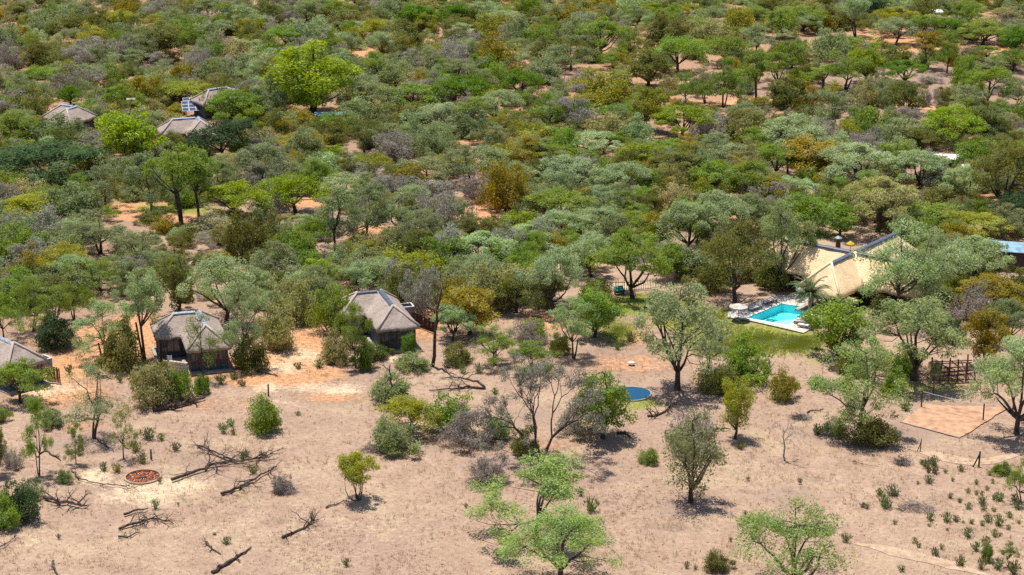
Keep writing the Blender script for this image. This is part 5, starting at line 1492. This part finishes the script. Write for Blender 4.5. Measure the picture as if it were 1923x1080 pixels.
fallen('fallen_tree', [(912, 731), (880, 729), (850, 733), (806, 735)], 0.15, 'long low dead bough stretched over the plain left of the forked tree', 21, 6, 0.8, 0.7)
fallen('fallen_branch', [(910, 728), (892, 716), (870, 712), (825, 712)], 0.12, 'second long dead bough left of the forked tree', 22, 4, 0.7, 0.8)
fallen('fallen_log', [(1160, 816), (1172, 815), (1186, 824)], 0.17, 'short thick log right of the bright bush by the pond', 23, 2, 0.5)
fallen('fallen_log', [(742, 838), (762, 844), (796, 850)], 0.12, 'dark log lying under the yellow-green foreground bush', 24, 2, 0.4)
fallen('fallen_branch', [(480, 697), (500, 702), (522, 708)], 0.10, 'dark branches beside the pale path between the cottages', 25, 5, 0.8, 0.6)
fallen('fallen_branch', [(1600, 868), (1615, 872), (1640, 876)], 0.04, 'thin stick on the plain left of the footpath', 26, 2, 0.5)

def brush_pile(px, w, h, label, seed):
    rng = np.random.default_rng(seed)
    c = at(*px)
    root = empty('brushwood_pile', c); tag(root, label, 'brushwood pile')
    for part in range(3):
        mb = MB()
        for k in range(90):
            a = rng.uniform(0, 6.28); q = math.sqrt(rng.random())
            p0 = np.array([q * w / 2 * math.cos(a), q * w / 3 * math.sin(a), rng.random() * h * max(0.1, 1 - q)])
            d = rng.normal(0, 1, 3) * np.array([1, 1, 0.5]); d = d / np.linalg.norm(d) * rng.uniform(0.4, 1.0)
            p1 = p0 + d; p1[2] = max(0.02, p1[2]); 
            mb.tube(crooked(p0, p1, rng, 3), [0.02, 0.015, 0.006], 3, False)
        tag(mb.build('branches', M['brush'], root), kind='stuff')
brush_pile((1722, 957), 3.4, 1.2, 'low grey-purple brushwood heap on the right plain', 1)
brush_pile((1696, 870), 1.5, 0.9, 'small grey brushwood heap below the thin fence poles', 2)
brush_pile((905, 905), 3.0, 0.9, 'grey brushwood heap left of the foreground flat acacia', 3)
brush_pile((705, 845), 2.6, 0.8, 'grey brushwood beside the yellow-green foreground bush', 4)
brush_pile((535, 925), 2.2, 1.3, 'grey brushwood heap at the end of the dark fallen bough', 5)
brush_pile((1505, 785), 1.8, 0.5, 'flat grey brushwood on the plain near the short fallen branch', 6)
brush_pile((385, 482), 2.6, 0.9, 'pale dead brushwood pile in front of the cream grey thicket', 7)
brush_pile((1010, 450), 1.2, 0.5, 'small brushwood heap under the vivid green bush', 8)

def snag(px, h, r, label, seed, limbs=5, m='deadwood', reach=0.35, start=0.45):
    rng = np.random.default_rng(seed)
    root = empty('dead_tree', at(*px)); tag(root, label, 'dead tree')
    P = crooked((0, 0, -0.1), (rng.normal(0, 0.06) * h, rng.normal(0, 0.05) * h, h), rng, 8, 0.06)
    MB().tube(P, np.linspace(r, r * 0.4, 8), 7).build('trunk', M[m], root, True)
    for k in range(limbs):
        i = int(rng.uniform(start, 0.98) * 7); a = rng.uniform(0, 6.28); ln = h * reach * rng.uniform(0.5, 1.1)
        e = P[i] + np.array([math.cos(a) * ln, math.sin(a) * ln, ln * rng.uniform(0.3, 1.0)])
        parts = MB(); tips = []
        branch_tubes(rng, P[i], e - P[i], ln * 0.5, max(0.035, r * 0.45), 4, lambda pp, rr, nn: parts.tube(pp, rr, nn), tips, 0.5, 0.08, 2, 0.6, 0.76)
        parts.build('limb', M[m], root)
snag((812, 687), 9.4, 0.22, 'tall black dead trunk right of the thatched cottage', 3, 5, 'bark', 0.22, 0.7)
snag((738, 757), 4.4, 0.14, 'black forked dead snag rising from a grey-green bush', 5, 4, 'bark', 0.45, 0.35)
snag((1474, 862), 3.4, 0.10, 'small bare dead tree alone on the right plain', 8, 7, 'greybark', 0.45, 0.25)

# ------------------------------------------------------------------ green tufts on the plain, each one a plant
def tuft_mesh(seed, n=150, h=0.9, w=0.55):
    rng = np.random.default_rng(seed)
    V, F, T = [], [], []
    for i in range(n):
        a = rng.uniform(0, 6.28); q = rng.random() ** 0.7
        b = np.array([0.25 * w * q * math.cos(a), 0.25 * w * q * math.sin(a), 0.0])
        t0 = rng.uniform(0.1, 1.0)
        tip = np.array([w * q * math.cos(a) * (0.5 + t0 * 0.6), w * q * math.sin(a) * (0.5 + t0 * 0.6), h * t0 * (1 - 0.35 * q)])
        d = unit(tip - b); s = unit(np.cross(d, rng.normal(0, 1, 3))) * rng.uniform(0.03, 0.055)
        m = tip - d * rng.uniform(0.14, 0.26)
        k = len(V); V += [m - s * 0.2, m + s, tip, m - s]; F.append((k, k + 1, k + 2, k + 3)); T += [rng.random()] * 4
    for i in range(10):
        a = rng.uniform(0, 6.28); tip = np.array([w * 0.6 * math.cos(a), w * 0.6 * math.sin(a), h * 0.8]); s = np.array([-math.sin(a), math.cos(a), 0]) * 0.012
        k = len(V); V += [-s, s, tip + s * .4, tip - s * .4]; F.append((k, k + 1, k + 2, k + 3)); T += [0.1] * 4
    me = np_mesh('green_tuft', np.array(V), np.array(F), False, {'tint': ('FLOAT', np.array(T))}); me.materials.append(M['leaf'])
    return me
TUFT = [tuft_mesh(i) for i in range(6)]
tq = [(290,300,110),(285,210,60),(430,215,50),(490,285,40),(560,200,80),(330,150,110),(10,410,60),(195,310,40),(470,430,60),(550,465,60),(625,520,80),(740,480,110),(690,400,50),(735,400,60),(780,360,60),(620,385,60),(690,310,50),(830,300,50),
 (885,450,110),(840,440,70),(750,530,80),(790,630,100),(880,660,120),(840,540,60),(970,590,80),(1010,450,80),(300,620,100),(440,630,110),(520,625,90),(650,645,60),(740,660,60),(960,690,60),(615,760,110),(845,750,80),(890,745,50),(175,810,80),
 (340,910,100),(395,860,60),(685,870,110),(555,995,120),(730,1020,110),(870,1020,130),(1000,1060,130),(60,1050,80),(770,830,110),(445,705,40),(290,670,50),(205,850,50),(920,220,100),(1040,520,90),(960,270,50),(230,140,60),(580,640,40),(1050,640,50)]
tufts = [(1680 + x / 4.5, 840 + y / 4.5, w / 4.5) for x, y, w in tq]
tufts += [(420,812,24),(438,815,16),(292,953,20),(195,883,20),(220,885,24),(268,868,26),(330,845,24),(255,846,30),(300,905,14),(403,1005,10),(425,1022,22),(278,824,36),(303,826,20),(434,800,20),(462,856,20),(493,858,20),(475,888,26),
 (455,862,16),(150,855,20),(1660,950,26),(1676,930,34),(1652,930,20),(1665,955,26),(1628,955,14),(1502,906,12),(1395,982,14),(1400,966,10),(1588,1018,24),(1620,952,16),(1372,1015,10),(1290,1066,14),(1306,1068,12),(875,952,10),(1110,960,34),(1090,930,20),
 (550,924,12),(650,1062,20),(335,948,8),(110,1010,12),(1740,878,30),(1755,888,20),(1680,985,12),(1440,700,30),(1350,640,24),(1185,640,26),(1160,655,18),(1700,770,30),(1560,650,30),(1535,815,24),(1390,842,22),(1405,900,10),(510,800,20),(560,780,14),(345,715,30),
 (415,720,24),(440,712,24),(455,725,20),(470,705,24),(600,690,26),(620,668,24),(560,692,20),(840,690,26),(870,700,20),(900,700,22),(930,740,18),(180,760,16),(122,785,10),(160,790,10),(200,775,10),(250,720,24),(270,700,26),(225,715,20),(130,700,20)]
rt = random.Random(12)
tl = []
for (x, y, w) in tufts:
    tl.append(dict(x=x, yb=y, yt=y - w * 0.8, w=w))
TLAND = [(1837, 862, 'the braced fence post'), (1722, 945, 'the low grey-purple brushwood heap'), (268, 894, 'the brick fire pit'), (1478, 1040, 'the lower right mint acacia'), (420, 870, 'the large fallen tree'), (1894, 1040, 'the small tree at lower right'),
         (370, 690, 'the block-walled cottage'), (740, 660, 'the dead-trunk cottage'), (1790, 790, 'the sand court'), (1195, 740, 'the blue pond'), (60, 690, 'the leftmost cottage'), (1440, 600, 'the pool'), (1050, 1000, 'the lower middle acacias'), (1890, 940, 'the leafy tree at the right edge')]
gg = {}
for r in tl:
    b = min(TLAND, key=lambda l: math.hypot(l[0] - r['x'], 1.5 * (l[1] - r['yb'])))
    dx, dy = r['x'] - b[0], (r['yb'] - b[1]) * 1.6
    rel = ('right of' if dx > 0 else 'left of') if abs(dx) > abs(dy) else ('in front of' if dy > 0 else 'behind')
    r['d'] = math.hypot(dx, dy); gg.setdefault((rel, b[2]), []).append(r)
for (rel, lm), g in gg.items():
    g.sort(key=lambda r: r['d'])
    for i, r in enumerate(g):
        r['label'] = f"green leafy tuft, {'nearest' if i == 0 else ORD[min(i, 19)] + ' nearest'} {rel} {lm}" if len(g) > 1 else f"green leafy tuft growing {rel} {lm}"
for r in tl:
    s = ppm(r['yb']); X, Y, _ = at(r['x'], r['yb'])
    o = obj('green_tuft', rt.choice(TUFT)); o.location = (X, Y, -0.02); k = r['w'] / s / 1.0
    o.scale = (k, k, k * rt.uniform(0.8, 1.3)); o.rotation_euler = (0, 0, rt.uniform(0, 6.28))
    o.color = (*[c * rt.uniform(0.85, 1.15) for c in rt.choice(((0.17, 0.225, 0.075), (0.21, 0.24, 0.10), (0.17, 0.18, 0.09)))], 1)
    tag(o, r['label'], 'tuft', 'green tufts on the plain')

# ------------------------------------------------------------------ dry grass and litter: too fine to count
def dry_grass():
    rng = np.random.default_rng(77)
    n = 9000
    px = rng.uniform(-30, 1950, n * 2); py = rng.uniform(560, 1100, n * 2)
    dens = 0.5 + 0.5 * np.sin(px / 47.0 + 2 * np.sin(py / 31.0)) * np.sin(py / 23.0 + px / 90.0)
    ok = rng.random(n * 2) < dens
    px, py = px[ok][:n], py[ok][:n]
    bad = in_poly(px, py, [(1360, 552), (1570, 552), (1570, 625), (1500, 630), (1360, 604)]) | in_poly(px, py, [(1680, 795), (1735, 755), (1900, 760), (1805, 828)]) | (np.hypot((px - 1175), (py - 738) * 2.9) < 52) | (np.hypot(px - 268, (py - 894) * 2.8) < 36)
    px, py = px[~bad], py[~bad]
    k = len(px)
    P = np.array([at(a, b) for a, b in zip(px, py)]); P[:, 2] = -0.05
    nb = 7
    idx = np.repeat(np.arange(k), nb); m = len(idx)
    base = P[idx] + np.c_[rng.normal(0, 0.12, (m, 2)), np.zeros(m)]
    h = rng.uniform(0.10, 0.34, m)
    a = rng.uniform(0, 6.28, m); ln = rng.uniform(0.05, 0.25, m)
    tip = base + np.c_[np.cos(a) * ln, np.sin(a) * ln, h]
    s = np.c_[-np.sin(a), np.cos(a), np.zeros(m)] * 0.022
    V = np.stack([base - s, base + s, tip], 1).reshape(-1, 3)
    F = np.arange(3 * m).reshape(m, 3)
    pal = np.array([(0.50, 0.38, 0.25, 1), (0.44, 0.32, 0.21, 1), (0.38, 0.27, 0.19, 1), (0.33, 0.30, 0.14, 1)])
    tuftc = rng.choice(4, k, p=(0.4, 0.3, 0.2, 0.1))
    Cc = np.repeat(pal[tuftc][idx], 3, axis=0)
    me = np_mesh('dry_grass', V, F, False, {'tint': ('FLOAT', np.repeat(rng.random(m), 3)), 'col': ('FLOAT_COLOR', Cc)})
    tag(obj('dry_grass', me, None, M['leaf_stuff']), 'sparse dry straw-coloured grass over the open plain', kind='stuff')
    # sticks, leaf litter and pebbles
    k = 5200
    px = rng.uniform(-30, 1950, k); py = rng.uniform(600, 1100, k)
    P = np.array([at(a, b) for a, b in zip(px, py)])
    P[:, 2] = gz(P[:, 0], P[:, 1]) + 0.025
    ln = rng.uniform(0.06, 0.45, k); a = rng.uniform(0, 6.28, k)
    d = np.c_[np.cos(a), np.sin(a), np.zeros(k)]; s = np.c_[-np.sin(a), np.cos(a), np.zeros(k)] * rng.uniform(0.015, 0.05, (k, 1))
    V = np.stack([P - s, P + d * ln[:, None], P + s + d * (ln * 0.2)[:, None]], 1).reshape(-1, 3); V[1::3, 2] += rng.uniform(0, 0.08, k)
    pl = np.array([(0.10, 0.075, 0.06, 1), (0.2, 0.15, 0.12, 1), (0.42, 0.34, 0.27, 1)])
    me = np_mesh('ground_litter', V, np.arange(3 * k).reshape(k, 3), False, {'tint': ('FLOAT', np.repeat(rng.random(k), 3)), 'col': ('FLOAT_COLOR', np.repeat(pl[rng.integers(0, 3, k)], 3, axis=0))})
    tag(obj('ground_litter', me, None, M['leaf_stuff']), 'scattered small sticks and dry leaf litter on the plain', kind='stuff')
    # lawn blades
    q = []
    for (x, y, rx, ry, *w) in GREEN[:6]:
        c = 4200
        aa = rng.uniform(0, 6.28, c); rr = np.minimum(1.5, np.abs(rng.normal(0, 0.6, c)))
        q.append(np.c_[x + rx * rr * np.cos(aa), y + ry * rr * np.sin(aa)])
    q = np.concatenate(q)
    q = q[~in_poly(q[:, 0], q[:, 1], [(1360, 552), (1570, 552), (1570, 625), (1500, 630), (1360, 604)])]
    P = np.array([at(a, b) for a, b in q]); P[:, 2] = -0.05
    m = len(P) * 3
    base = np.repeat(P, 3, axis=0) + np.c_[rng.normal(0, 0.1, (m, 2)), np.zeros(m)]
    a = rng.uniform(0, 6.28, m); tip = base + np.c_[np.cos(a) * 0.08, np.sin(a) * 0.08, rng.uniform(0.08, 0.2, m)]
    s = np.c_[-np.sin(a), np.cos(a), np.zeros(m)] * 0.03
    V = np.stack([base - s, base + s, tip], 1).reshape(-1, 3)
    Cc = np.tile(np.array([0.24, 0.28, 0.055, 1]), (3 * m, 1))
    me = np_mesh('lawn_grass', V, np.arange(3 * m).reshape(m, 3), False, {'tint': ('FLOAT', np.repeat(rng.random(m), 3)), 'col': ('FLOAT_COLOR', Cc)})
    tag(obj('lawn_grass', me, None, M['leaf_stuff']), 'patchy green lawn between the pool and the curved fence', kind='stuff')
dry_grass()
